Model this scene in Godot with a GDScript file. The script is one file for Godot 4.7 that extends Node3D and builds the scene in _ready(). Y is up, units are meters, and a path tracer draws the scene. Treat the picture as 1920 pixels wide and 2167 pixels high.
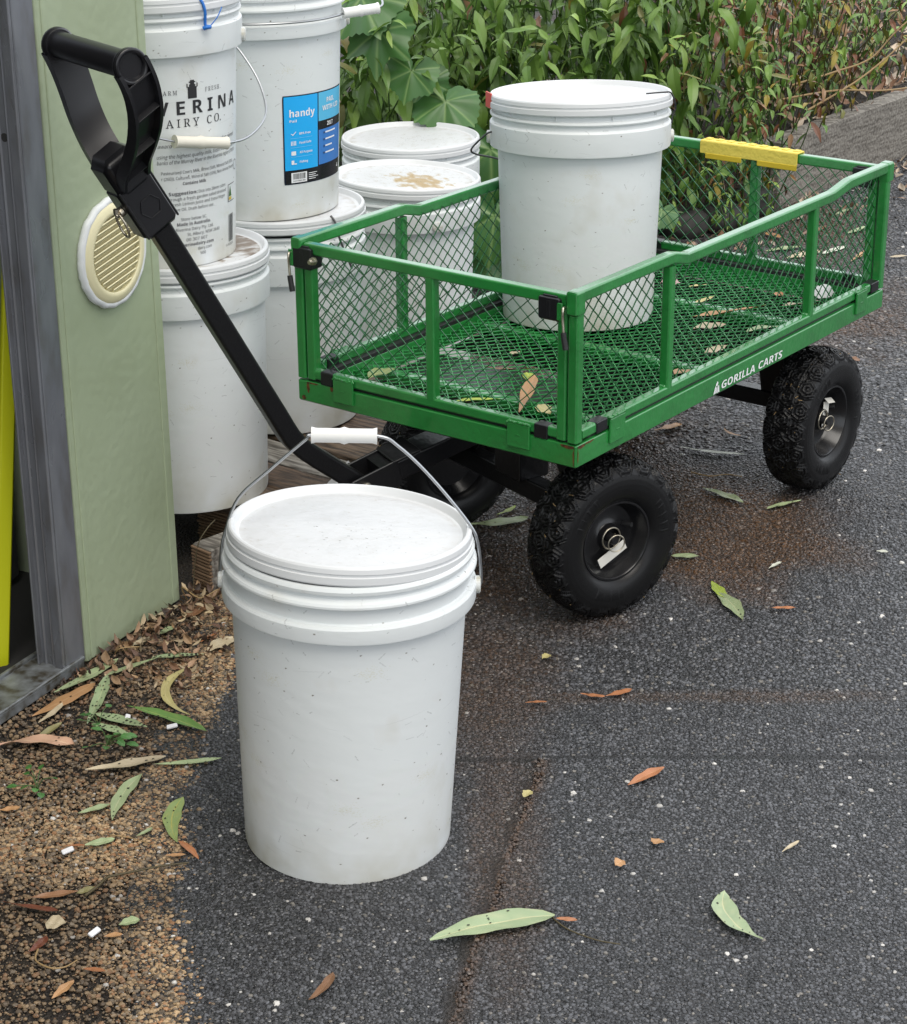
extends Node3D
# x right, y up, metres; d(epth) runs away from the camera: V(x, y, d).
var M := {}
var used := {}
var rng := RandomNumberGenerator.new()
var fn := FastNoiseLite.new()
var fn2 := FastNoiseLite.new()

func V(x: float, y: float, d: float) -> Vector3:
	return Vector3(x, y, -d)

func R(a: float, b: float) -> float:
	return rng.randf_range(a, b)

# ---------------------------------------------------------------- nodes
func numbered(n: String) -> String:
	if not used.has(n):
		used[n] = 0
		return n
	used[n] += 1
	return "%s_%03d" % [n, used[n]]

func thing(called: String, label: String, category: String, xf := Transform3D.IDENTITY, group := "") -> Node3D:
	var o := Node3D.new()
	o.name = numbered(called)
	add_child(o)
	o.transform = xf
	meta(o, label, category, group)
	return o

func meta(o: Node, label: String, category: String, group := "") -> void:
	o.set_meta("label", label)
	o.set_meta("category", category)
	if group != "":
		o.set_meta("group", group)

func node(called: String, parent: Node, xf := Transform3D.IDENTITY) -> Node3D:
	var o := Node3D.new()
	o.name = called
	parent.add_child(o, true)
	o.transform = xf
	return o

func put(called: String, mesh: Mesh, mat: Material, parent: Node = null, xf := Transform3D.IDENTITY) -> MeshInstance3D:
	var o := MeshInstance3D.new()
	o.mesh = mesh
	o.material_override = mat
	if parent == null:
		o.name = numbered(called)
		add_child(o)
	else:
		o.name = called
		parent.add_child(o, true)
	o.transform = xf
	return o

func stuff(o: Node) -> void:
	o.set_meta("kind", "stuff")

# ---------------------------------------------------------------- mesh helpers
func S() -> SurfaceTool:
	var s := SurfaceTool.new()
	s.begin(Mesh.PRIMITIVE_TRIANGLES)
	return s

func qn(s: SurfaceTool, p: Array, n: Array, uv := [], col := []) -> void:
	# a triangle or quad with given normals; the winding follows the normals
	var k := p.size()
	var c: Vector3
	if k == 4:
		c = (p[2] - p[0]).cross(p[3] - p[1])
	else:
		c = (p[1] - p[0]).cross(p[2] - p[0])
	var idx := [0, 2, 1]
	if k == 4:
		idx = [0, 2, 1, 0, 3, 2]
	if c.dot(n[0] + n[1] + n[2]) < 0.0:
		idx = [0, 1, 2]
		if k == 4:
			idx = [0, 1, 2, 0, 2, 3]
	for i in idx:
		s.set_normal(n[i])
		if uv.size():
			s.set_uv(uv[i])
		if col.size():
			s.set_color(col[i])
		s.add_vertex(p[i])

func qf(s: SurfaceTool, p: Array) -> void:
	var n: Vector3
	if p.size() == 4:
		n = (p[2] - p[0]).cross(p[3] - p[1]).normalized()
	else:
		n = (p[1] - p[0]).cross(p[2] - p[0]).normalized()
	qn(s, p, [n, n, n, n])

func bx(s: SurfaceTool, xf: Transform3D, size: Vector3, bev := 0.002) -> void:
	var h := size * 0.5
	bev = minf(bev, minf(h.x, minf(h.y, h.z)) * 0.9)
	var B := xf.basis
	for ax in 3:
		var u: int = (ax + 1) % 3
		var v: int = (ax + 2) % 3
		for sg in [-1.0, 1.0]:
			var nn := Vector3.ZERO
			nn[ax] = sg
			var w := (B * nn).normalized()
			var ps := []
			for c in [[-1, -1], [1, -1], [1, 1], [-1, 1]]:
				var p := Vector3.ZERO
				p[ax] = sg * h[ax]
				p[u] = c[0] * (h[u] - bev)
				p[v] = c[1] * (h[v] - bev)
				ps.append(xf * p)
			qn(s, ps, [w, w, w, w])
	if bev <= 0.0:
		return
	for c in 3:
		var a: int = (c + 1) % 3
		var b: int = (c + 2) % 3
		for sa in [-1.0, 1.0]:
			for sb in [-1.0, 1.0]:
				var na := Vector3.ZERO
				na[a] = sa
				var nb := Vector3.ZERO
				nb[b] = sb
				var wa := (B * na).normalized()
				var wb := (B * nb).normalized()
				var ps := []
				for e in [[-1, 0], [1, 0], [1, 1], [-1, 1]]:
					var p := Vector3.ZERO
					p[c] = e[0] * (h[c] - bev)
					p[a] = sa * (h[a] if e[1] == 0 else h[a] - bev)
					p[b] = sb * (h[b] - bev if e[1] == 0 else h[b])
					ps.append(xf * p)
				qn(s, ps, [wa, wa, wb, wb])
	for sx in [-1.0, 1.0]:
		for sy in [-1.0, 1.0]:
			for sz in [-1.0, 1.0]:
				var i := h - Vector3.ONE * bev
				qn(s, [xf * Vector3(sx * h.x, sy * i.y, sz * i.z), xf * Vector3(sx * i.x, sy * h.y, sz * i.z), xf * Vector3(sx * i.x, sy * i.y, sz * h.z)],
					[(B * Vector3(sx, 0, 0)).normalized(), (B * Vector3(0, sy, 0)).normalized(), (B * Vector3(0, 0, sz)).normalized()])

func T(p: Vector3) -> Transform3D:
	return Transform3D(Basis.IDENTITY, p)

func box(s: SurfaceTool, p: Vector3, size: Vector3, bev := 0.002) -> void:
	bx(s, T(p), size, bev)

func bar(s: SurfaceTool, a: Vector3, b: Vector3, w: float, h: float, up := Vector3.UP, bev := 0.002) -> void:
	# a box from a to b, w wide, h high (towards up)
	var x := (b - a).normalized()
	var z := x.cross(up).normalized()
	var y := z.cross(x)
	bx(s, Transform3D(Basis(x, y, z), (a + b) * 0.5), Vector3((b - a).length(), h, w), bev)

func lathe(s: SurfaceTool, prof: Array, seg := 64, xf := Transform3D.IDENTITY, uvh := 0.42, crease := 0.72, planar := 0.0) -> void:
	# profile of (radius, height) from bottom to top, outside on the right
	var n := prof.size() - 1
	var sn := []
	for i in n:
		var d: Vector2 = prof[i + 1] - prof[i]
		sn.append(Vector2(d.y, -d.x).normalized())
	for i in n:
		var n0: Vector2 = sn[i]
		var n1: Vector2 = sn[i]
		if i > 0 and sn[i - 1].dot(sn[i]) > crease:
			n0 = (sn[i - 1] + sn[i]).normalized()
		if i < n - 1 and sn[i + 1].dot(sn[i]) > crease:
			n1 = (sn[i + 1] + sn[i]).normalized()
		var p0: Vector2 = prof[i]
		var p1: Vector2 = prof[i + 1]
		if p0.distance_to(p1) < 1e-6:
			continue
		for j in seg:
			var a0 := TAU * j / seg
			var a1 := TAU * (j + 1) / seg
			var c0 := Vector2(sin(a0), cos(a0))
			var c1 := Vector2(sin(a1), cos(a1))
			var P := []
			var N := []
			var U := []
			for e in [[p0, n0, c0, a0], [p0, n0, c1, a1], [p1, n1, c1, a1], [p1, n1, c0, a0]]:
				var pp: Vector2 = e[0]
				var nn: Vector2 = e[1]
				var cc: Vector2 = e[2]
				P.append(xf * Vector3(pp.x * cc.x, pp.y, pp.x * cc.y))
				N.append((xf.basis * Vector3(nn.x * cc.x, nn.y, nn.x * cc.y)).normalized())
				if planar > 0.0:
					U.append(Vector2(0.5 + 0.5 * pp.x * cc.x / planar, 0.5 + 0.5 * pp.x * cc.y / planar))
				else:
					U.append(Vector2(e[3] / TAU, 1.0 - pp.y / uvh))
			if p0.x < 1e-6:
				qn(s, [P[0], P[2], P[3]], [N[0], N[2], N[3]], [U[0], U[2], U[3]])
			elif p1.x < 1e-6:
				qn(s, [P[0], P[1], P[2]], [N[0], N[1], N[2]], [U[0], U[1], U[2]])
			else:
				qn(s, P, N, U)

func frames(pts: Array, closed := false) -> Array:
	var out := []
	var n := pts.size()
	var side := Vector3.ZERO
	for i in n:
		var d: Vector3
		if closed:
			d = (pts[(i + 1) % n] - pts[(i - 1 + n) % n]).normalized()
		elif i == 0:
			d = (pts[1] - pts[0]).normalized()
		elif i == n - 1:
			d = (pts[n - 1] - pts[n - 2]).normalized()
		else:
			d = ((pts[i + 1] - pts[i]).normalized() + (pts[i] - pts[i - 1]).normalized()).normalized()
		if side == Vector3.ZERO:
			side = d.cross(Vector3.UP if absf(d.y) < 0.9 else Vector3.RIGHT).normalized()
		else:
			side = (side - d * side.dot(d)).normalized()
		out.append([side, d.cross(side).normalized(), d])
	return out

func tube(s: SurfaceTool, pts: Array, r: float, sides := 8, closed := false, taper := 1.0) -> void:
	var f := frames(pts, closed)
	var n := pts.size()
	var last := n if closed else n - 1
	for i in last:
		var k := (i + 1) % n
		var r0 := r * lerpf(1.0, taper, float(i) / n)
		var r1 := r * lerpf(1.0, taper, float(i + 1) / n)
		for j in sides:
			var a0 := TAU * j / sides
			var a1 := TAU * (j + 1) / sides
			var n00: Vector3 = f[i][0] * cos(a0) + f[i][1] * sin(a0)
			var n01: Vector3 = f[i][0] * cos(a1) + f[i][1] * sin(a1)
			var n10: Vector3 = f[k][0] * cos(a0) + f[k][1] * sin(a0)
			var n11: Vector3 = f[k][0] * cos(a1) + f[k][1] * sin(a1)
			qn(s, [pts[i] + n00 * r0, pts[i] + n01 * r0, pts[k] + n11 * r1, pts[k] + n10 * r1], [n00, n01, n11, n10])
	if not closed:
		for e in [[0, -1.0, 1.0], [n - 1, 1.0, taper]]:
			var i: int = e[0]
			var nn: Vector3 = f[i][2] * e[1]
			for j in sides:
				var a0 := TAU * j / sides
				var a1 := TAU * (j + 1) / sides
				qn(s, [pts[i], pts[i] + (f[i][0] * cos(a0) + f[i][1] * sin(a0)) * r * e[2], pts[i] + (f[i][0] * cos(a1) + f[i][1] * sin(a1)) * r * e[2]], [nn, nn, nn])

func round_poly(w: float, h: float, r: float) -> Array:
	# points and normals of a rounded rectangle
	var out := []
	for q in [[1, 1, 0.0], [-1, 1, PI / 2], [-1, -1, PI], [1, -1, PI * 1.5]]:
		for k in 4:
			var a: float = q[2] + PI / 2 * k / 3.0
			var n := Vector2(cos(a), sin(a))
			out.append([Vector2(q[0] * (w / 2 - r), q[1] * (h / 2 - r)) + n * r, n])
	return out

func sweep(s: SurfaceTool, pts: Array, side: Vector3, poly: Array, scales := []) -> void:
	# sweeps a closed section along pts that lie in a plane across side; section x = side, y = across
	var n := pts.size()
	var ds := []
	for i in n:
		var d: Vector3
		if i == 0:
			d = pts[1] - pts[0]
		elif i == n - 1:
			d = pts[i] - pts[i - 1]
		else:
			d = (pts[i + 1] - pts[i]).normalized() + (pts[i] - pts[i - 1]).normalized()
		d = d.normalized()
		var across := d.cross(side).normalized()
		if i > 0 and i < n - 1:
			across /= maxf(0.5, d.dot((pts[i + 1] - pts[i]).normalized()))
		ds.append(across)
	var m := poly.size()
	for i in n - 1:
		var s0: float = scales[i] if scales.size() else 1.0
		var s1: float = scales[i + 1] if scales.size() else 1.0
		for j in m:
			var a: Array = poly[j]
			var b: Array = poly[(j + 1) % m]
			var P := []
			var N := []
			for e in [[i, a, s0], [i, b, s0], [i + 1, b, s1], [i + 1, a, s1]]:
				var c: Vector3 = ds[e[0]]
				P.append(pts[e[0]] + side * (e[1][0].x * e[2]) + c * (e[1][0].y * e[2]))
				N.append((side * e[1][1].x + c * e[1][1].y).normalized())
			qn(s, P, N)
	for i in [0, n - 1]:
		var sc: float = scales[i] if scales.size() else 1.0
		var nn: Vector3 = (pts[1] - pts[0]) * -1.0 if i == 0 else pts[n - 1] - pts[n - 2]
		nn = nn.normalized()
		for j in m:
			var a: Vector2 = poly[j][0] * sc
			var b: Vector2 = poly[(j + 1) % m][0] * sc
			qn(s, [pts[i], pts[i] + side * a.x + ds[i] * a.y, pts[i] + side * b.x + ds[i] * b.y], [nn, nn, nn])

func smooth_path(pts: Array, per := 6) -> Array:
	var out := []
	var n := pts.size()
	for i in n - 1:
		var a: Vector3 = pts[maxi(i - 1, 0)]
		var b: Vector3 = pts[i]
		var c: Vector3 = pts[i + 1]
		var d: Vector3 = pts[mini(i + 2, n - 1)]
		for k in per:
			out.append(b.cubic_interpolate(c, a, d, float(k) / per))
	out.append(pts[n - 1])
	return out

func leaf_mesh(length: float, width: float, o := {}) -> ArrayMesh:
	# base at the origin, along +x, face up; o: droop, fold, side, cup, seg, blade, mid, spots, seed, wave, blunt
	var seg: int = o.get("seg", 9)
	var droop: float = o.get("droop", 0.0)
	var side: float = o.get("side", 0.0)
	var fold: float = o.get("fold", 0.15)
	var wave: float = o.get("wave", 0.0)
	var cup: float = o.get("cup", 0.0)
	var blade: Color = o.get("blade", Color(1, 1, 1))
	var mid: Color = o.get("mid", Color(1.5, 1.5, 1.3))
	var edge: Color = o.get("edge", blade)
	var spots: float = o.get("spots", 0.0)
	var sd: float = o.get("seed", 0.0)
	var blunt: float = o.get("blunt", 1.0)
	var rows := []
	var cs := [-1.0, -0.55, -0.09, 0.0, 0.09, 0.55, 1.0]
	var pos := Vector3.ZERO
	for i in seg + 1:
		var t := float(i) / seg
		var w := width * 0.5 * pow(maxf(sin(PI * pow(t, 0.78)), 0.0), blunt) * (1.0 + 0.10 * sin(t * 17.0 + sd * 3.0))
		w = maxf(w, width * 0.025)
		var ang := -droop * t
		var yaw := side * (t - 0.5) * 4.0
		var d := Vector3(cos(ang) * cos(yaw), sin(ang), sin(yaw) * cos(ang)).normalized()
		if i > 0:
			pos += d * (length / seg)
		var lat := Vector3(-sin(yaw), 0, cos(yaw))
		var up := lat.cross(d).normalized() * 1.0
		if up.y < 0 and droop < 1.4:
			up = -up
		var tw: float = o.get("twist", 0.0) * t
		var lat2 := lat * cos(tw) + up * sin(tw)
		var up2 := up * cos(tw) - lat * sin(tw)
		var row := []
		for c in cs:
			var y: float = absf(c) * fold * w + cup * w * (c * c) + wave * width * sin(t * 14.0 + c * 2.0 + sd)
			var p: Vector3 = pos + lat2 * (c * w) + up2 * y
			var col := blade.lerp(edge, maxf(0.0, absf(c) - 0.5) * 2.0)
			if absf(c) < 0.05:
				col = mid
			var v := fn.get_noise_3d(p.x * 900.0 + sd * 77.0, p.y * 300.0, p.z * 900.0)
			var v3 := fn.get_noise_3d(p.x * 260.0 + sd * 31.0, 7.0, p.z * 260.0)
			col = col * (1.0 + 0.40 * v + 0.3 * v3)
			if absf(c) > 0.05 and sin(t * 60.0 - absf(c) * 9.0) > 0.75:
				col = col.lerp(mid, 0.22)
			row.append([p, col])
		rows.append(row)
	var s := S()
	for i in seg:
		for j in cs.size() - 1:
			var q := [rows[i][j], rows[i][j + 1], rows[i + 1][j + 1], rows[i + 1][j]]
			var f := 1.0
			for k in [0, 2, 1, 0, 3, 2]:
				s.set_smooth_group(0)
				s.set_color(q[k][1] * f)
				s.add_vertex(q[k][0])
	if spots > 0.0:
		var r2 := RandomNumberGenerator.new()
		r2.seed = int(sd * 1000) + 7
		for k in int(spots):
			var i := r2.randi_range(1, seg - 1)
			var j := r2.randi_range(0, cs.size() - 2)
			var a: Vector3 = rows[i][j][0].lerp(rows[i][j + 1][0], r2.randf())
			var rr := r2.randf_range(0.0006, 0.0016)
			for q in 5:
				var o1 := Vector3(cos(TAU * q / 5.0) * rr * 1.5, 0.0007, sin(TAU * q / 5.0) * rr)
				var o2 := Vector3(cos(TAU * (q + 1) / 5.0) * rr * 1.5, 0.0007, sin(TAU * (q + 1) / 5.0) * rr)
				for p in [a + Vector3(0, 0.0007, 0), a + o1, a + o2]:
					s.set_smooth_group(0)
					s.set_color(Color(0.012, 0.012, 0.01))
					s.add_vertex(p)
	s.index()
	s.generate_normals()
	return s.commit()

func chunk_mesh(seed_: int, flat: float, sides := 6) -> ArrayMesh:
	# a small angular stone of unit radius
	var r := RandomNumberGenerator.new()
	r.seed = seed_
	var top := []
	var low := []
	for i in sides:
		var a := TAU * (i + r.randf_range(-0.25, 0.25)) / sides
		var q := r.randf_range(0.75, 1.15)
		top.append(Vector3(cos(a) * q * r.randf_range(0.55, 0.8), flat * r.randf_range(0.5, 0.9), sin(a) * q * r.randf_range(0.55, 0.8)))
		low.append(Vector3(cos(a) * q, flat * r.randf_range(-0.3, 0.1), sin(a) * q))
	var s := S()
	var c := Vector3(r.randf_range(-0.15, 0.15), flat * r.randf_range(0.8, 1.05), r.randf_range(-0.15, 0.15))
	for i in sides:
		var k := (i + 1) % sides
		qf(s, [c, top[k], top[i]])
		qf(s, [top[i], top[k], low[k], low[i]])
		qf(s, [low[i], low[k], low[k] * Vector3(0.8, 0, 0.8) + Vector3(0, -flat, 0), low[i] * Vector3(0.8, 0, 0.8) + Vector3(0, -flat, 0)])
	return s.commit()

func multi(called: String, mesh: Mesh, mat: Material, xf: Array, cols: Array, parent: Node = null) -> MultiMeshInstance3D:
	var mm := MultiMesh.new()
	mm.transform_format = MultiMesh.TRANSFORM_3D
	mm.use_colors = true
	mm.mesh = mesh
	mm.instance_count = xf.size()
	for i in xf.size():
		mm.set_instance_transform(i, xf[i])
		mm.set_instance_color(i, cols[i])
	var o := MultiMeshInstance3D.new()
	o.multimesh = mm
	o.material_override = mat
	if parent == null:
		o.name = numbered(called)
		add_child(o)
	else:
		o.name = called
		parent.add_child(o, true)
	stuff(o)
	return o

# ---------------------------------------------------------------- text
func text_points(txt: String, font: Font) -> Array:
	# triangles of flat lettering: [vertices, indices, width, cap height], cap height 1
	var tm := TextMesh.new()
	tm.text = txt
	tm.font = font
	tm.font_size = 64
	tm.pixel_size = 0.01
	tm.depth = 0.0
	tm.curve_step = 1.0
	tm.horizontal_alignment = HORIZONTAL_ALIGNMENT_LEFT
	var arr := tm.get_mesh_arrays()
	var v: PackedVector3Array = arr[Mesh.ARRAY_VERTEX]
	var ix: PackedInt32Array = arr[Mesh.ARRAY_INDEX]
	var x0 := 1e9
	var x1 := -1e9
	for p in v:
		x0 = minf(x0, p.x)
		x1 = maxf(x1, p.x)
	return [v, ix, x0, x1]

func text_metrics(font: Font) -> Vector2:
	# (base line, cap height) of that font in text_points' units
	var a := text_points("H", font)
	var y0 := 1e9
	var y1 := -1e9
	for p in a[0]:
		y0 = minf(y0, p.y)
		y1 = maxf(y1, p.y)
	return Vector2(y0, y1 - y0)

func lettering(s: SurfaceTool, txt: String, font: Font, place: Callable, x_left: float, x_right: float, y_base: float, cap: float, slant := 0.0) -> void:
	# place(x, y) gives the point and, as a second entry, the normal
	var a := text_points(txt, font)
	var m := text_metrics(font)
	var sx: float = (x_right - x_left) / maxf(a[3] - a[2], 1e-6)
	var sy: float = cap / m.y
	var v: PackedVector3Array = a[0]
	var ix: PackedInt32Array = a[1]
	for k in range(0, ix.size() - 2, 3):
		var P := []
		var N := []
		for e in 3:
			var p := v[ix[k + e]]
			var yy: float = (p.y - m.x) * sy
			var r: Array = place.call(x_left + (p.x - a[2]) * sx + yy * slant, y_base + yy)
			P.append(r[0])
			N.append(r[1])
		if (P[1] - P[0]).cross(P[2] - P[0]).length() > 1e-12:
			qn(s, P, N)

func patch(s: SurfaceTool, place: Callable, x0: float, x1: float, y0: float, y1: float, nx := 12, ny := 2, rad := 0.0) -> void:
	# a rectangle with rounded corners, laid on place(x, y)
	var ys := []
	if rad > 0.0:
		for k in 6:
			ys.append(y0 + rad * (1.0 - cos(PI / 2 * k / 5.0)))
		for k in range(1, ny):
			ys.append(lerpf(y0 + rad, y1 - rad, float(k) / ny))
		for k in 6:
			ys.append(y1 - rad * (1.0 - sin(PI / 2 * k / 5.0)))
	else:
		for k in ny + 1:
			ys.append(lerpf(y0, y1, float(k) / ny))
	for j in ys.size() - 1:
		var ins := []
		for y in [ys[j], ys[j + 1]]:
			var d := 0.0
			if rad > 0.0:
				var e: float = maxf(y0 + rad - y, y - (y1 - rad))
				if e > 0.0:
					d = rad - sqrt(maxf(rad * rad - e * e, 0.0))
			ins.append(d)
		for i in nx:
			var P := []
			var N := []
			for e in [[i, 0], [i + 1, 0], [i + 1, 1], [i, 1]]:
				var d: float = ins[e[1]]
				var r: Array = place.call(lerpf(x0 + d, x1 - d, float(e[0]) / nx), ys[j + e[1]])
				P.append(r[0])
				N.append(r[1])
			qn(s, P, N)

# ---------------------------------------------------------------- materials
func lin(r: float, g: float, b: float) -> Color:
	# a real-world base colour, given as linear values
	return Color(r, g, b).linear_to_srgb()

func noise_tex(size: int, freq: float, oct: int, ramp := [], normal := false, strength := 6.0, kind := FastNoiseLite.TYPE_SIMPLEX_SMOOTH, sd := 1) -> NoiseTexture2D:
	var n := FastNoiseLite.new()
	n.noise_type = kind
	n.frequency = freq
	n.fractal_octaves = oct
	n.seed = sd
	var t := NoiseTexture2D.new()
	t.width = size
	t.height = size
	t.seamless = true
	t.noise = n
	if ramp.size():
		var g := Gradient.new()
		g.offsets = PackedFloat32Array(ramp.map(func(e): return e[0]))
		g.colors = PackedColorArray(ramp.map(func(e): return e[1]))
		t.color_ramp = g
	if normal:
		t.as_normal_map = true
		t.bump_strength = strength
	return t

func mat(c: Color, rough := 0.5, metal := 0.0) -> StandardMaterial3D:
	var m := StandardMaterial3D.new()
	m.albedo_color = c
	m.roughness = rough
	m.metallic = metal
	return m

func tri(m: StandardMaterial3D, sc: float, world := false) -> StandardMaterial3D:
	m.uv1_triplanar = true
	m.uv1_world_triplanar = world
	m.uv1_scale = Vector3.ONE * sc
	return m

func vcol(rough := 0.5) -> StandardMaterial3D:
	var m := mat(Color.WHITE, rough)
	m.vertex_color_use_as_albedo = true
	return m

func body_texture(sd: int) -> ImageTexture:
	# wrap-round picture of a used white pail: faint grime, scuffs and scratches
	var w := 768
	var h := 512
	var im := Image.create(w, h, false, Image.FORMAT_RGB8)
	var r := RandomNumberGenerator.new()
	r.seed = sd
	var n := FastNoiseLite.new()
	n.seed = sd
	n.frequency = 0.012
	n.fractal_octaves = 4
	for y in h:
		var foot := pow(float(y) / h, 9.0) * 0.16
		for x in w:
			var a := TAU * x / w
			var v := n.get_noise_3d(cos(a) * 120.0, y * 0.6, sin(a) * 120.0)
			var g := maxf(0.0, v - 0.30) * 0.10 + foot * (0.5 + v)
			im.set_pixel(x, y, Color(0.905 - g * 0.75, 0.915 - g * 0.9, 0.915 - g * 1.25))
	for k in 330:
		var x := r.randi_range(0, w - 12)
		var y := int(h * (1.0 - pow(r.randf(), 0.7) * 0.98)) - 3
		var l := r.randi_range(1, 11)
		var dk := r.randf_range(0.03, 0.22)
		var ang := r.randf_range(-1.2, 1.2)
		for i in l:
			var px := clampi(x + int(i * cos(ang)), 0, w - 1)
			var py := clampi(y + int(i * sin(ang) * 1.5), 0, h - 1)
			im.set_pixel(px, py, im.get_pixel(px, py).darkened(dk))
	for k in 26:
		# long faint scuffs round the wall
		var x := r.randi_range(0, w - 1)
		var y := r.randi_range(60, h - 20)
		var l := r.randi_range(15, 70)
		var sl := r.randf_range(-0.25, 0.25)
		var dk := r.randf_range(0.02, 0.07)
		for i in l:
			var py := clampi(y + int(i * sl), 0, h - 1)
			var px := (x + i) % w
			im.set_pixel(px, py, im.get_pixel(px, py).darkened(dk * sin(PI * i / l)))
	for k in 18:
		# yellowish smears
		var x := r.randi_range(0, w - 1)
		var y := r.randi_range(150, h - 30)
		for i in 160:
			var px := posmod(x + int(r.randfn(0, 9)), w)
			var py := clampi(y + int(r.randfn(0, 6)), 0, h - 1)
			im.set_pixel(px, py, im.get_pixel(px, py).lerp(Color(0.80, 0.78, 0.66), 0.25))
	for k in 110:
		var x := r.randi_range(1, w - 3)
		var y := r.randi_range(2, h - 3)
		var c := Color(0.34, 0.31, 0.27).lerp(im.get_pixel(x, y), r.randf_range(0.0, 0.6))
		for i in r.randi_range(1, 4):
			im.set_pixel(x + (i % 2), y + i / 2, c)
	return ImageTexture.create_from_image(im)

func lid_texture(sd: int, grime: float, stain: Color, stain_at: Vector2, stain_size: Vector2) -> ImageTexture:
	var w := 512
	var im := Image.create(w, w, false, Image.FORMAT_RGB8)
	var r := RandomNumberGenerator.new()
	r.seed = sd
	var n := FastNoiseLite.new()
	n.seed = sd
	n.frequency = 0.015
	n.fractal_octaves = 5
	for y in w:
		for x in w:
			var v := n.get_noise_2d(x * 1.0, y * 1.6)
			var v2 := n.get_noise_2d(x * 4.0 + 900.0, y * 7.0)
			var g := (maxf(0.0, v - 0.15) * 0.10 + maxf(0.0, v2 - 0.30) * 0.75 * maxf(0.0, v + 0.25)) * grime
			var rad := Vector2(x - w / 2, y - w / 2).length() / (w * 0.5)
			g += maxf(0.0, rad - 0.86) * (0.6 + v) * grime * 0.7 if rad < 0.97 else 0.0
			var c := Color(0.915 - g * 0.7, 0.92 - g * 0.85, 0.925 - g * 1.1)
			if stain_size.x > 0.0:
				var d := (Vector2(x, y) / w - stain_at) / stain_size
				var k := clampf((1.0 - d.length() + v * 0.9) * 1.6, 0.0, 1.0)
				c = c.lerp(stain, k * 0.75)
			im.set_pixel(x, y, c)
	for k in int(130 * grime):
		var q := Vector2(r.randfn(0.5, 0.17), r.randfn(0.58, 0.14)) * w
		var c := Color(0.16, 0.15, 0.13).lerp(Color(0.6, 0.58, 0.54), r.randf())
		var n2 := r.randi_range(1, 4) if r.randf() < 0.75 else r.randi_range(4, 16)
		for i in n2:
			var px := clampi(int(q.x) + r.randi_range(0, int(sqrt(n2)) + 1), 0, w - 1)
			var py := clampi(int(q.y) + r.randi_range(0, int(sqrt(n2) * 0.7)), 0, w - 1)
			im.set_pixel(px, py, c)
	return ImageTexture.create_from_image(im)

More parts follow.
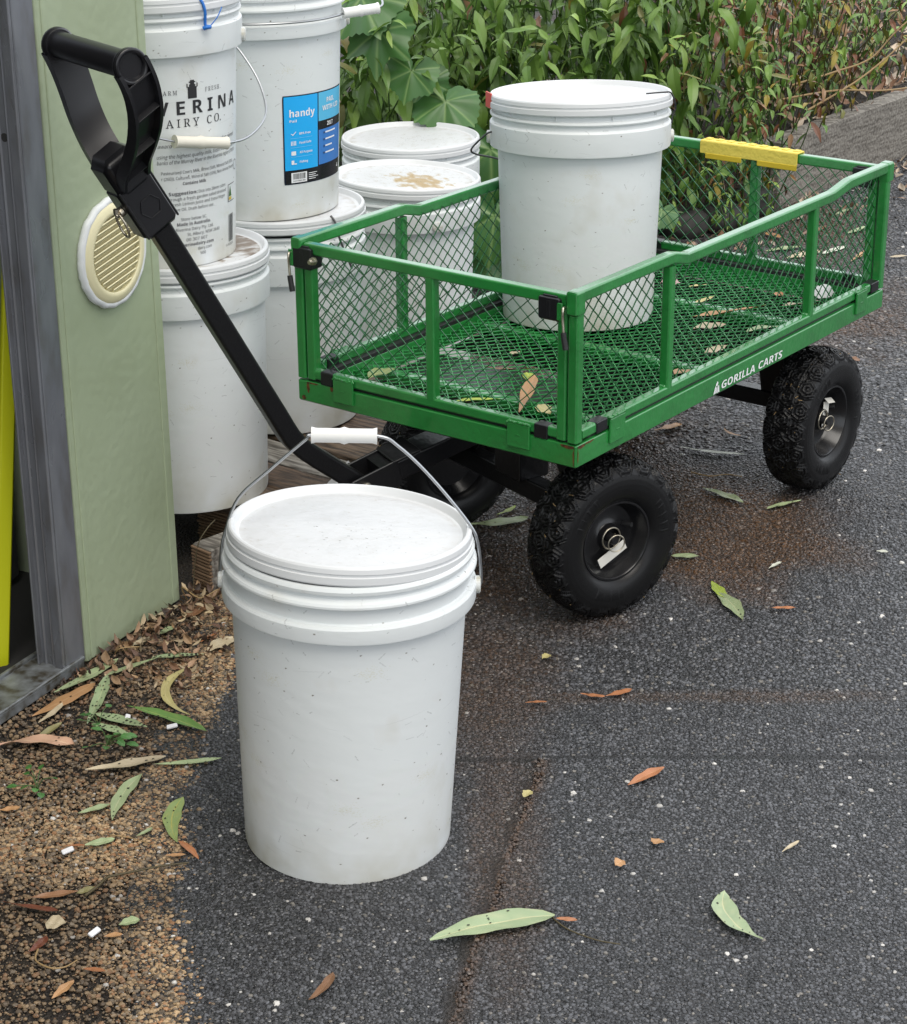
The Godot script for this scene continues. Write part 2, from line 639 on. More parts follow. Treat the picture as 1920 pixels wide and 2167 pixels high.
func make_materials() -> void:
	# white pails
	var bodies := []
	for k in 3:
		bodies.append(body_texture(40 + k))
	for k in 7:
		var m := mat(lin(0.86, 0.87, 0.875), 0.42)
		m.albedo_texture = bodies[k % 3]
		m.uv1_offset = Vector3(0.137 * k, 0, 0)
		m.normal_enabled = true
		m.normal_texture = M_peel()
		m.normal_scale = 0.12
		m.uv1_scale = Vector3(1, 1, 1)
		M["pail%d" % k] = m
	var st := [
		[0.55, Color(0, 0, 0), Vector2.ZERO, Vector2.ZERO],
		[1.2, Color(0.30, 0.25, 0.2), Vector2(0.5, 0.5), Vector2.ZERO],
		[1.5, Color(0.74, 0.60, 0.38), Vector2(0.36, 0.55), Vector2(0.30, 0.2)],
		[1.3, Color(0, 0, 0), Vector2.ZERO, Vector2.ZERO],
		[2.2, Color(0.45, 0.37, 0.30), Vector2(0.85, 0.4), Vector2(0.32, 0.45)],
	]
	for k in 5:
		var m := mat(lin(0.735, 0.74, 0.745), 0.36)
		m.albedo_texture = lid_texture(70 + k, st[k][0], st[k][1], st[k][2], st[k][3])
		m.normal_enabled = true
		m.normal_texture = noise_tex(512, 0.02, 4, [], true, 3.0)
		m.normal_scale = 0.35
		M["lid%d" % k] = m
	M.rimwhite = mat(lin(0.635, 0.65, 0.66), 0.38)
	M.grip = mat(lin(0.74, 0.74, 0.72), 0.45)
	M.gripcream = mat(lin(0.70, 0.67, 0.58), 0.5)
	M.wire = mat(lin(0.42, 0.43, 0.44), 0.3, 1.0)
	M.wiredark = mat(lin(0.10, 0.10, 0.10), 0.5, 0.7)
	# cart
	var g := mat(lin(0.020, 0.215, 0.042), 0.30)
	g.albedo_texture = noise_tex(512, 0.01, 4, [[0.0, Color(0.80, 0.84, 0.80)], [0.5, Color(0.95, 0.97, 0.95)], [1.0, Color(1, 1, 1)]], false, 1.0)
	tri(g, 2.2)
	g.normal_enabled = true
	g.normal_texture = noise_tex(512, 0.06, 3, [], true, 2.5)
	g.normal_scale = 0.28
	g.clearcoat_enabled = true
	g.clearcoat = 0.9
	g.clearcoat_roughness = 0.10
	M.green = g
	M.greenwire = mat(lin(0.012, 0.105, 0.030), 0.30)
	M.greenmesh = mat(lin(0.045, 0.30, 0.085), 0.24)
	var rs := mat(lin(0.20, 0.085, 0.03), 0.75)
	tri(rs, 12.0)
	rs.albedo_texture = noise_tex(256, 0.03, 4, [[0.0, Color(0.25, 0.3, 0.15)], [0.5, Color(0.8, 0.7, 0.5)], [1.0, Color(1, 0.9, 0.8)]])
	M.rust = rs
	var yl := mat(lin(0.70, 0.56, 0.09), 0.6)
	yl.normal_enabled = true
	yl.normal_texture = noise_tex(256, 0.05, 3, [], true, 3.0)
	yl.normal_scale = 0.4
	tri(yl, 6.0)
	M.yellow = yl
	M.yellow2 = mat(lin(0.55, 0.40, 0.02), 0.6)
	M.blackplastic = mat(lin(0.010, 0.010, 0.012), 0.30)
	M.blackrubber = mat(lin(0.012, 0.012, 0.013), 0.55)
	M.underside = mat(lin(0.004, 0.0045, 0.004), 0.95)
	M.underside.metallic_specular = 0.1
	var bp := mat(lin(0.010, 0.010, 0.011), 0.28)
	bp.normal_enabled = true
	bp.normal_texture = noise_tex(256, 0.04, 3, [], true, 3.0)
	bp.normal_scale = 0.25
	tri(bp, 8.0)
	M.blacksteel = bp
	var hs := mat(lin(0.0065, 0.0065, 0.0075), 0.38)
	hs.metallic_specular = 0.45
	hs.normal_enabled = true
	hs.normal_texture = noise_tex(256, 0.08, 3, [], true, 2.5)
	hs.normal_scale = 0.2
	tri(hs, 7.0)
	M.handlesteel = hs
	var ty := mat(lin(0.0075, 0.0075, 0.008), 0.30)
	ty.metallic_specular = 0.36
	ty.normal_enabled = true
	ty.normal_texture = noise_tex(512, 0.15, 2, [], true, 4.0)
	ty.normal_scale = 0.3
	tri(ty, 10.0)
	M.tyre = ty
	M.rim = mat(lin(0.010, 0.010, 0.011), 0.25)
	M.zinc = mat(lin(0.55, 0.50, 0.40), 0.32, 1.0)
	M.tag = mat(lin(0.72, 0.70, 0.64), 0.5)
	M.print_white = mat(lin(0.78, 0.79, 0.80), 0.5)
	M.print_black = mat(lin(0.015, 0.015, 0.018), 0.5)
	M.print_grey = mat(lin(0.09, 0.09, 0.10), 0.5)
	M.l_navy = mat(lin(0.008, 0.012, 0.03), 0.25)
	M.l_cyan = mat(lin(0.02, 0.40, 0.86), 0.25)
	M.l_pale = mat(lin(0.10, 0.47, 0.74), 0.25)
	M.l_black = mat(lin(0.012, 0.011, 0.014), 0.25)
	M.l_blue = mat(lin(0.05, 0.20, 0.56), 0.25)
	M.l_line = mat(lin(0.16, 0.55, 0.88), 0.3)
	M.sticker_green = mat(lin(0.05, 0.14, 0.04), 0.5)
	M.sticker_gold = mat(lin(0.55, 0.42, 0.06), 0.5)
	# shed
	var w := mat(lin(0.345, 0.405, 0.275), 0.38)
	w.albedo_texture = noise_tex(1024, 0.004, 5, [[0.0, Color(0.94, 0.94, 0.92)], [0.5, Color(0.98, 0.98, 0.975)], [1.0, Color(1, 1, 1)]])
	tri(w, 0.9)
	w.normal_enabled = true
	w.normal_texture = noise_tex(256, 0.2, 2, [], true, 2.0)
	w.normal_scale = 0.08
	M.wall = w
	var gs := mat(lin(0.25, 0.262, 0.285), 0.40, 0.45)
	gs.albedo_texture = noise_tex(512, 0.012, 5, [[0.0, Color(0.82, 0.80, 0.78)], [0.45, Color(0.92, 0.92, 0.93)], [1.0, Color(1, 1, 1)]], false, 1.0, FastNoiseLite.TYPE_SIMPLEX, 4)
	gs.uv1_triplanar = true
	gs.uv1_scale = Vector3(3, 1.0, 3)
	gs.roughness_texture = noise_tex(256, 0.02, 3, [[0.0, Color(0.6, 0.6, 0.6)], [1.0, Color(1, 1, 1)]])
	M.galv = gs
	var sl := mat(lin(0.34, 0.37, 0.40), 0.4, 0.45)
	sl.albedo_texture = noise_tex(512, 0.015, 5, [[0.0, Color(0.42, 0.36, 0.27)], [0.4, Color(0.75, 0.74, 0.72)], [1.0, Color(1, 1, 1)]], false, 1.0, FastNoiseLite.TYPE_SIMPLEX, 9)
	tri(sl, 3.0)
	M.sill = sl
	M.cream = mat(lin(0.68, 0.63, 0.40), 0.45)
	var sealm := mat(lin(0.66, 0.68, 0.68), 0.4)
	M.sealant = sealm
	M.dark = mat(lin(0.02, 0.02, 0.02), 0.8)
	M.lime = mat(lin(0.52, 0.55, 0.01), 0.45)
	M.hose = mat(lin(0.05, 0.14, 0.03), 0.5)
	# timber
	for k in 3:
		var t := mat([lin(0.17, 0.118, 0.078), lin(0.12, 0.078, 0.05), lin(0.30, 0.285, 0.26)][k], 0.72)
		t.albedo_texture = noise_tex(512, 0.02, 5, [[0.0, Color(0.35, 0.33, 0.3)], [0.4, Color(0.72, 0.7, 0.68)], [0.62, Color(0.95, 0.94, 0.92)], [1.0, Color(1.0, 1.0, 1.0)]], false, 1.0, FastNoiseLite.TYPE_SIMPLEX_SMOOTH, 20 + k)
		t.uv1_triplanar = true
		t.uv1_scale = Vector3(1.1, 9.0, 9.0)
		t.normal_enabled = true
		t.normal_texture = noise_tex(512, 0.02, 5, [], true, 9.0, FastNoiseLite.TYPE_SIMPLEX_SMOOTH, 20 + k)
		t.normal_scale = 0.8
		M["wood%d" % k] = t
	M.endgrain = mat(lin(0.17, 0.105, 0.06), 0.8)
	# ground
	var a := vcol(0.5)
	a.albedo_texture = noise_tex(1024, 0.08, 3, [[0.0, Color(0.35, 0.35, 0.36)], [0.5, Color(0.75, 0.75, 0.75)], [1.0, Color(1, 1, 1)]], false, 1.0, FastNoiseLite.TYPE_CELLULAR, 3)
	tri(a, 2.0, true)
	a.normal_enabled = true
	a.normal_texture = noise_tex(1024, 0.09, 3, [], true, 14.0, FastNoiseLite.TYPE_CELLULAR, 3)
	a.normal_scale = 0.9
	M.asphalt = a
	M.stone = vcol(0.30)
	M.pebble = vcol(0.55)
	var so := vcol(0.7)
	so.albedo_texture = noise_tex(1024, 0.05, 4, [[0.0, Color(0.3, 0.3, 0.3)], [1.0, Color(1, 1, 1)]], false, 1.0, FastNoiseLite.TYPE_SIMPLEX, 5)
	tri(so, 2.0, true)
	so.normal_enabled = true
	so.normal_texture = noise_tex(1024, 0.06, 4, [], true, 12.0, FastNoiseLite.TYPE_SIMPLEX, 5)
	so.normal_scale = 1.0
	M.soil = so
	M.litter = vcol(0.6)
	var lf := vcol(0.42)
	lf.backlight_enabled = true
	lf.backlight = Color(0.25, 0.3, 0.15)
	M.leaf = lf
	var tints := [[0.100, 0.195, 0.032], [0.055, 0.125, 0.025], [0.150, 0.260, 0.045], [0.22, 0.34, 0.06], [0.15, 0.15, 0.028], [0.17, 0.065, 0.028], [0.26, 0.14, 0.06], [0.30, 0.23, 0.03]]
	for k in tints.size():
		var t := vcol(0.40)
		t.albedo_color = lin(tints[k][0], tints[k][1], tints[k][2])
		t.backlight_enabled = true
		t.backlight = Color(0.22, 0.30, 0.12)
		M["leaf%d" % k] = t
	M.stem = mat(lin(0.07, 0.055, 0.025), 0.6)
	M.stemgreen = mat(lin(0.06, 0.11, 0.03), 0.5)
	M.stemtan = mat(lin(0.30, 0.20, 0.09), 0.6)
	var rk := mat(lin(0.045, 0.042, 0.038), 0.7)
	tri(rk, 4.0)
	rk.albedo_texture = noise_tex(256, 0.03, 4, [[0.0, Color(0.4, 0.4, 0.4)], [1.0, Color(1, 1, 1)]])
	M.rock = rk
	M.bluetie = mat(lin(0.02, 0.16, 0.55), 0.35)
	M.red = mat(lin(0.6, 0.08, 0.06), 0.5)
	M.pinkpaper = mat(lin(0.62, 0.44, 0.44), 0.6)
	M.whitepaper = mat(lin(0.72, 0.72, 0.74), 0.6)
	M.greysheet = mat(lin(0.42, 0.41, 0.40), 0.4)

var _peel: NoiseTexture2D
func M_peel() -> NoiseTexture2D:
	if _peel == null:
		_peel = noise_tex(512, 0.03, 3, [], true, 3.0)
	return _peel

# ---------------------------------------------------------------- ground
func gravel_edge(d: float) -> float:
	# x of the border between gravel and asphalt at depth d
	var pts := [[1.0, -0.30], [1.92, -0.313], [2.07, -0.326], [2.17, -0.352], [2.28, -0.345], [2.41, -0.373], [2.52, -0.351], [2.6, -0.347], [2.78, -0.335], [2.98, -0.335], [3.15, -0.30], [3.4, -0.25], [9.0, -0.2]]
	for i in pts.size() - 1:
		if d < pts[i + 1][0]:
			var t := clampf((d - pts[i][0]) / (pts[i + 1][0] - pts[i][0]), 0.0, 1.0)
			return lerpf(pts[i][1], pts[i + 1][1], t) + 0.020 * fn.get_noise_2d(d * 900.0, 5.0) + 0.010 * fn.get_noise_2d(d * 3000.0, 50.0)
	return -0.2

func ridge_x(d: float) -> float:
	# the raised crooked joint that runs towards the camera right of the front pail
	return lerpf(0.005, 0.113, clampf((d - 1.974) / 0.512, -1.0, 1.0)) + 0.008 * fn.get_noise_2d(d * 700.0, 300.0)

func ground_y(x: float, d: float) -> float:
	var y := 0.0015 * fn.get_noise_2d(x * 90.0, d * 90.0)
	var rx := ridge_x(d)
	if d < 2.51:
		# the mat right of the joint lies some millimetres higher
		y += 0.006 * smoothstep(-0.006, 0.004, x - rx) * (1.0 - smoothstep(0.0, 0.5, x - rx))
		y += 0.003 * exp(-pow((x - rx) / 0.008, 2.0))
	y -= 0.004 * exp(-pow((d - 2.508 - 0.006 * fn.get_noise_2d(x * 400.0, 77.0)) / 0.006, 2.0)) * smoothstep(-0.05, 0.02, x)
	return y

func dirt(x: float, d: float) -> float:
	# brown dirt washed over the asphalt, 0..1
	var n := fn.get_noise_2d(x * 160.0, d * 160.0) + 0.5 * fn.get_noise_2d(x * 600.0, d * 600.0)
	var k := 0.0
	for e in [[0.45, 3.38, 0.20, 0.36, 1.15], [0.08, 3.10, 0.22, 0.22, 0.8], [0.30, 3.75, 0.28, 0.4, 0.85], [0.02, 2.75, 0.13, 0.3, 0.55], [0.06, 2.25, 0.05, 0.4, 0.5], [0.7, 4.7, 0.4, 0.6, 0.7], [0.95, 5.35, 0.14, 0.6, 0.9], [-0.2, 4.0, 0.5, 0.9, 0.9], [0.35, 2.69, 0.3, 0.025, 0.5]]:
		var q := Vector2((x - e[0]) / e[2], (d - e[1]) / e[3]).length()
		k = maxf(k, e[4] * (1.0 - smoothstep(0.35, 1.25, q + n * 0.55)))
	k = maxf(k, 0.75 * exp(-pow((x - ridge_x(d) - 0.004) / 0.012, 2.0)) if d < 2.5 else 0.0)
	return clampf(k, 0.0, 1.0)

func bank_line(x: float) -> float:
	# depth at which the planted bank begins
	if x < 0.89:
		return lerpf(4.98, 5.45, clampf((x + 0.3) / 1.19, 0.0, 1.0)) + 0.04 * fn.get_noise_2d(x * 300.0, 9.0)
	return 5.56 + (x - 0.888) * 1.357

func bed_y(x: float, d: float) -> float:
	var e := d - bank_line(x)
	var top := 0.17 + 0.05 * clampf(e - 0.3, 0.0, 3.0)
	var y := 0.0
	if x < 0.89:
		y = top * smoothstep(-0.02, 0.42, e) + 0.012
	else:
		y = top * smoothstep(0.0, 0.12, e) * 0.98
	return y + 0.02 * fn.get_noise_2d(x * 200.0, d * 200.0)

func in_asphalt(x: float, d: float) -> bool:
	return x > gravel_edge(d) and d < bank_line(x) - 0.01

func sheet(called: String, x0: float, x1: float, d0: float, d1: float, step: float, hf: Callable, cf: Callable, m: Material, keep: Callable) -> MeshInstance3D:
	var nx := int((x1 - x0) / step)
	var nd := int((d1 - d0) / step)
	var vs := PackedVector3Array()
	var cs := PackedColorArray()
	var ns := PackedVector3Array()
	var ix := PackedInt32Array()
	for j in nd + 1:
		for i in nx + 1:
			var x := x0 + (x1 - x0) * i / nx
			var d := d0 + (d1 - d0) * j / nd
			vs.append(V(x, hf.call(x, d), d))
			var e := step * 0.7
			ns.append(Vector3(-(hf.call(x + e, d) - hf.call(x - e, d)) / (2 * e), 1.0, (hf.call(x, d + e) - hf.call(x, d - e)) / (2 * e)).normalized())
			cs.append(cf.call(x, d))
	for j in nd:
		for i in nx:
			if not keep.call(x0 + (x1 - x0) * (i + 0.5) / nx, d0 + (d1 - d0) * (j + 0.5) / nd):
				continue
			var a := j * (nx + 1) + i
			ix.append_array(PackedInt32Array([a, a + nx + 1, a + nx + 2, a, a + nx + 2, a + 1]))
	var arr := []
	arr.resize(Mesh.ARRAY_MAX)
	arr[Mesh.ARRAY_VERTEX] = vs
	arr[Mesh.ARRAY_NORMAL] = ns
	arr[Mesh.ARRAY_COLOR] = cs
	arr[Mesh.ARRAY_INDEX] = ix
	var am := ArrayMesh.new()
	am.add_surface_from_arrays(Mesh.PRIMITIVE_TRIANGLES, arr)
	var o := put(called, am, m)
	o.set_meta("kind", "structure")
	return o

func asphalt_color(x: float, d: float) -> Color:
	var k := dirt(x, d)
	var n := 1.0 + 0.25 * fn.get_noise_2d(x * 60.0, d * 60.0)
	var c := Color(0.062, 0.063, 0.067) * n
	if x > -0.01:
		c *= 1.0 - 0.8 * exp(-pow((d - 2.508 - 0.006 * fn.get_noise_2d(x * 400.0, 77.0)) / 0.007, 2.0))
	return c.lerp(Color(0.070, 0.036, 0.016), k)

func soil_color(x: float, d: float) -> Color:
	var n := fn.get_noise_2d(x * 140.0, d * 140.0)
	return Color(0.055, 0.040, 0.027) * (1.0 + 0.5 * n)

func build_ground() -> void:
	var g := S()
	qn(g, [Vector3(-150, -0.02, 150), Vector3(150, -0.02, 150), Vector3(150, -0.02, -150), Vector3(-150, -0.02, -150)], [Vector3.UP, Vector3.UP, Vector3.UP, Vector3.UP], [], [Color(0.05, 0.045, 0.04), Color(0.05, 0.045, 0.04), Color(0.05, 0.045, 0.04), Color(0.05, 0.045, 0.04)])
	put("ground", g.commit(), M.soil).set_meta("kind", "structure")
	sheet("driveway", -1.2, 3.2, 1.2, 8.4, 0.02, ground_y, asphalt_color, M.asphalt, func(x, d): return x > gravel_edge(d) - 0.06 and d < bank_line(x) + 0.1)
	sheet("gravel_path", -2.4, 0.1, 0.9, 5.4, 0.02, func(x, d): return -0.003 + 0.004 * fn2.get_noise_2d(x * 200.0, d * 200.0) - 0.02 * smoothstep(0.0, 0.05, x - gravel_edge(d)), soil_color, M.soil, func(x, d): return x < gravel_edge(d) + 0.05)
	sheet("garden_bed", -2.6, 4.2, 4.8, 10.5, 0.04, bed_y, func(x, d): return soil_color(x, d) * 1.2, M.soil, func(x, d): return d > bank_line(x) + (0.075 if x > 0.87 else -0.03))
	# asphalt stones, half sunk in the mat
	var shapes := []
	for k in 4:
		shapes.append(chunk_mesh(300 + k, 0.62, 6))
	var xs := [[], [], [], []]
	var cs := [[], [], [], []]
	var zones := [[1.72, 2.7, 0.0041], [2.7, 3.7, 0.0054], [3.7, 6.9, 0.0084]]
	for zn in zones:
		var st: float = zn[2]
		var d: float = zn[0]
		while d < zn[1]:
			var half := 0.225 * (d * 0.925 + 0.5) + 0.22
			var x := maxf(-half, -0.5)
			while x < half:
				var px := x + rng.randf_range(-0.5, 0.5) * st
				var pd := d + rng.randf_range(-0.5, 0.5) * st
				x += st
				if not in_asphalt(px, pd):
					continue
				if px > -0.01 and absf(pd - 2.508 - 0.006 * fn.get_noise_2d(px * 400.0, 77.0)) < 0.0035 and fn.get_noise_2d(px * 500.0, 20.0) > -0.25:
					continue
				var k := rng.randi() & 3
				var v := rng.randf()
				var sc_mul := rng.randf_range(0.8, 1.6) if v > 0.9962 else 1.0
				var sc := st * (0.40 + 0.55 * pow(rng.randf(), 2.0)) * sc_mul
				var ca := TAU * rng.randf()
				var b := Basis(Vector3.UP, ca).rotated(Vector3(cos(ca), 0, sin(ca)), rng.randf_range(-0.35, 0.35)).scaled(Vector3(sc, sc * rng.randf_range(0.6, 1.1), sc))
				xs[k].append(Transform3D(b, V(px, ground_y(px, pd) - sc * 0.12, pd)))
				var dk := dirt(px, pd)
				var c: Color
				if v > 0.9962:
					c = Color(0.55, 0.53, 0.50) * rng.randf_range(0.6, 1.15)
				elif v > 0.972:
					c = Color(0.20, 0.185, 0.165) * rng.randf_range(0.6, 1.1)
				else:
					c = Color(0.054, 0.055, 0.060) * (0.3 + 1.6 * pow(rng.randf(), 1.3)) * (1.0 + 0.35 * fn.get_noise_2d(px * 110.0, pd * 110.0))
				cs[k].append(c.lerp(Color(0.075, 0.038, 0.016) * rng.randf_range(0.4, 1.6), dk * 0.85))
			d += st
	for k in 4:
		multi("asphalt_gravel", shapes[k], M.stone, xs[k], cs[k])
	# tan decomposed granite at the shed side
	var xs2 := [[], [], [], []]
	var cs2 := [[], [], [], []]
	for k in 190000:
		var d := R(1.65, 3.35)
		var e := gravel_edge(d)
		var x := e + 0.04 - absf(R(0.0, 1.0)) * 0.62
		var q := x - e
		if q > 0.0 and rng.randf() > exp(-q * 90.0) * 0.4:
			continue
		# keep out of the shed
		var rel := Vector2(x + 0.547, d - 2.805)
		if rel.dot(Vector2(0.894, -0.449)) < 0.0:
			continue
		var wet := clampf(0.38 + fn.get_noise_2d(x * 250.0, d * 250.0) * 1.5 + 0.5 * fn.get_noise_2d(x * 900.0, d * 900.0) - smoothstep(2.15, 2.7, d) * 0.30 + 0.25 * exp(-pow((x - e + 0.03) / 0.03, 2.0)), 0.0, 1.0)
		if rng.randf() > 0.30 + wet:
			continue
		var i := rng.randi() & 3
		var big := pow(rng.randf(), 3.0)
		var sc := lerpf(0.0010, 0.0044, big)
		var ca := TAU * rng.randf()
		var b := Basis(Vector3.UP, ca).rotated(Vector3(cos(ca), 0, sin(ca)), R(-0.6, 0.6)).scaled(Vector3(sc, sc * R(0.6, 1.0), sc * R(0.7, 1.0)))
		xs2[i].append(Transform3D(b, V(x, 0.0 + R(-0.001, 0.0015), d)))
		var v := rng.randf()
		var c: Color
		if v > 0.985:
			c = Color(0.62, 0.60, 0.57)
		elif v > 0.58:
			c = Color(0.46, 0.32, 0.18) * R(0.6, 1.2)
		elif v > 0.44:
			c = Color(0.40, 0.21, 0.10) * R(0.6, 1.1)
		elif v > 0.3:
			c = Color(0.26, 0.21, 0.15) * R(0.6, 1.2)
		else:
			c = Color(0.12, 0.09, 0.06) * R(0.5, 1.6)
		cs2[i].append(c.lerp(Color(0.075, 0.052, 0.033), (1.0 - wet) * 0.62))
	for k in 4:
		multi("tan_gravel", shapes[k], M.pebble, xs2[k], cs2[k])
	build_litter()

func flake_mesh(sd: int) -> ArrayMesh:
	var r := RandomNumberGenerator.new()
	r.seed = sd
	return leaf_mesh(1.0, r.randf_range(0.25, 0.6), {"droop": r.randf_range(-1.2, 1.2), "fold": r.randf_range(-0.2, 0.7), "side": r.randf_range(-0.3, 0.3), "twist": r.randf_range(-1.0, 1.0), "seg": 4, "mid": Color(1.1, 1.1, 1.0), "seed": sd})

func build_litter() -> void:
	var shapes := []
	for k in 4:
		shapes.append(flake_mesh(500 + k))
	var cols := [Color(0.16, 0.085, 0.045), Color(0.10, 0.05, 0.03), Color(0.30, 0.19, 0.10), Color(0.45, 0.35, 0.22), Color(0.05, 0.03, 0.02), Color(0.38, 0.24, 0.15)]
	var xs := [[], [], [], []]
	var cs := [[], [], [], []]
	# brown heap between the shed corner, the pallet and the front pail
	for k in 900:
		var d := R(2.72, 3.12)
		var wall := -0.547 + (d - 2.805) * 0.502
		var x := wall + 0.012 + pow(rng.randf(), 1.5) * 0.26
		if d > 3.05 and x < -0.42:
			continue
		var heap := 0.02 * exp(-pow((x - wall) / 0.09, 2.0)) * smoothstep(2.7, 2.95, d)
		var i := rng.randi() & 3
		var sc := R(0.006, 0.024)
		var b := Basis.from_euler(Vector3(R(-0.6, 0.6), R(0, TAU), R(-0.5, 0.5))).scaled(Vector3.ONE * sc)
		xs[i].append(Transform3D(b, V(x, 0.003 + heap * rng.randf(), d)))
		cs[i].append(cols[rng.randi() % cols.size()] * R(0.5, 1.2))
	for k in 4:
		multi("leaf_litter", shapes[k], M.litter, xs[k], cs[k])
	# pale chips on the bed behind the timber edging and along its foot
	xs = [[], [], [], []]
	cs = [[], [], [], []]
	var cols2 := [Color(0.46, 0.33, 0.24), Color(0.52, 0.42, 0.32), Color(0.36, 0.22, 0.14), Color(0.22, 0.12, 0.07), Color(0.55, 0.46, 0.36), Color(0.30, 0.20, 0.13)]
	for k in 5200:
		var x := R(-0.4, 2.9)
		var d := bank_line(x) + 0.05 + pow(rng.randf(), 1.2) * 3.0
		if x < 0.75 and rng.randf() < 0.75:
			continue
		var i := rng.randi() & 3
		var sc := R(0.018, 0.06)
		var b := Basis.from_euler(Vector3(R(-0.5, 0.5), R(0, TAU), R(-0.4, 0.4))).scaled(Vector3.ONE * sc)
		xs[i].append(Transform3D(b, V(x, bed_y(x, d) + 0.012 + R(0, 0.01), d)))
		cs[i].append(cols2[rng.randi() % cols2.size()] * R(0.6, 1.15))
	for k in 420:
		var x := R(0.55, 2.2)
		var d := bank_line(x) - 0.07 - pow(rng.randf(), 2.0) * 0.30
		var i := rng.randi() & 3
		var b := Basis.from_euler(Vector3(R(-0.3, 0.3), R(0, TAU), R(-0.3, 0.3))).scaled(Vector3.ONE * R(0.01, 0.04))
		xs[i].append(Transform3D(b, V(x, 0.008, d)))
		cs[i].append(cols2[rng.randi() % cols2.size()] * R(0.5, 1.1))
	for k in 4:
		multi("bark_litter", shapes[k], M.litter, xs[k], cs[k])

# ---------------------------------------------------------------- shed
func build_shed() -> void:
	# local axes: x along the wall away from the camera, z out towards the driveway
	var xf := Transform3D(Basis(Vector3(0.449, 0, -0.8935), Vector3.UP, Vector3(0.8935, 0, 0.449)), V(-0.547, 0, 2.805))
	var o := thing("garden_shed", "sage green steel garden shed with an open doorway and a round cream vent", "shed", xf)
	var s := S()
	box(s, Vector3(0.128, 1.1, -0.012), Vector3(0.254, 2.2, 0.02), 0.005)
	for e in [[0.018, 0.012], [0.236, 0.012]]:
		bx(s, T(Vector3(e[0], 1.1, -0.0020)), Vector3(e[1], 2.19, 0.0046), 0.0022)
	put("wall_panel", s.commit(), M.wall, o)
	s = S()
	box(s, Vector3(0.243, 1.1, -1.05), Vector3(0.022, 2.2, 2.05), 0.003)
	put("side_wall", s.commit(), M.wall, o)
	s = S()
	box(s, Vector3(-1.1, 1.1, -2.08), Vector3(2.8, 2.2, 0.02), 0.003)
	put("rear_wall", s.commit(), M.wall, o)
	s = S()
	box(s, Vector3(-2.45, 1.1, -1.03), Vector3(0.02, 2.2, 2.07), 0.003)
	put("side_wall", s.commit(), M.wall, o)
	s = S()
	box(s, Vector3(-1.85, 1.1, -0.012), Vector3(1.2, 2.2, 0.02), 0.003)
	put("wall_panel", s.commit(), M.wall, o)
	s = S()
	box(s, Vector3(-0.60, 2.1, -0.012), Vector3(1.28, 0.2, 0.018), 0.003)
	put("lintel", s.commit(), M.wall, o)
	s = S()
	bx(s, Transform3D(Basis(Vector3.RIGHT, 0.06), Vector3(-1.1, 2.28, -1.05)), Vector3(2.95, 0.02, 2.35), 0.003)
	put("roof", s.commit(), M.wall, o)
	s = S()
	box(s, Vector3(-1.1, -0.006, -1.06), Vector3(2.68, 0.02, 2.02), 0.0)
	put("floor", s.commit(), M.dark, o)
	# door jamb: folded galvanised channel
	s = S()
	box(s, Vector3(-0.0265, 1.1, -0.006), Vector3(0.047, 2.18, 0.012), 0.0025)
	box(s, Vector3(-0.0530, 1.1, -0.009), Vector3(0.007, 2.18, 0.018), 0.003)
	box(s, Vector3(-0.0470, 1.1, -0.028), Vector3(0.006, 2.18, 0.036), 0.001)
	for e in [-0.0225, -0.0365]:
		bx(s, Transform3D(Basis(Vector3.UP, 0.7), Vector3(-0.0500, 1.1, e)), Vector3(0.004, 2.18, 0.004), 0.001)
	box(s, Vector3(-0.0530, 1.1, -0.0455), Vector3(0.012, 2.18, 0.004), 0.0015)
	var j := put("door_jamb", s.commit(), M.galv, o)
	s = S()
	lathe(s, [Vector2(0.0, 0.0), Vector2(0.006, 0.0), Vector2(0.006, 0.0012)], 16, Transform3D(Basis(Vector3.FORWARD, PI / 2), Vector3(-0.0501, 0.80, -0.029)))
	put("screw_hole", s.commit(), M.dark, j)
	# sill
	s = S()
	box(s, Vector3(-0.62, 0.009, -0.034), Vector3(1.22, 0.018, 0.076), 0.0035)
	box(s, Vector3(-0.62, 0.0185, 0.0015), Vector3(1.22, 0.006, 0.006), 0.002)
	box(s, Vector3(-0.62, 0.0195, -0.067), Vector3(1.22, 0.008, 0.007), 0.002)
	put("door_sill", s.commit(), M.sill, o)
	# wall vent
	var v := node("wall_vent", o, Transform3D(Basis(Vector3(0, 0, 1), 0.16) * Basis(Vector3(1, 0, 0), Vector3(0, 0, 1), Vector3(0, -1, 0)), Vector3(0.129, 0.602, 0.0)))
	s = S()
	var seal := []
	for k in 72:
		var a := TAU * k / 72.0
		var w := 0.0745 + 0.0022 * fn.get_noise_2d(cos(a) * 300.0, sin(a) * 300.0) + 0.0012 * fn.get_noise_2d(cos(a) * 1500.0, sin(a) * 1500.0)
		seal.append(Vector3(cos(a) * w, 0.0025, sin(a) * w))
	tube(s, seal, 0.0062, 8, true)
	put("sealant_ring", s.commit(), M.sealant, v)
	s = S()
	lathe(s, [Vector2(0.075, 0.001), Vector2(0.0745, 0.005), Vector2(0.072, 0.0085), Vector2(0.068, 0.0105), Vector2(0.063, 0.012), Vector2(0.0585, 0.0125), Vector2(0.0565, 0.011), Vector2(0.056, 0.004), Vector2(0.0, 0.004)], 72)
	put("rim", s.commit(), M.cream, v)
	for k in 12:
		var z := -0.049 + 0.0091 * k
		var hw := sqrt(maxf(0.0564 * 0.0564 - z * z, 0.0001)) - 0.0008
		s = S()
		bx(s, Transform3D(Basis(Vector3.RIGHT, 0.75), Vector3(0, 0.0085, z)), Vector3(hw * 2.0, 0.0022, 0.0105), 0.0007)
		put("louvre", s.commit(), M.cream, v)
	# what is stored inside the doorway
	s = S()
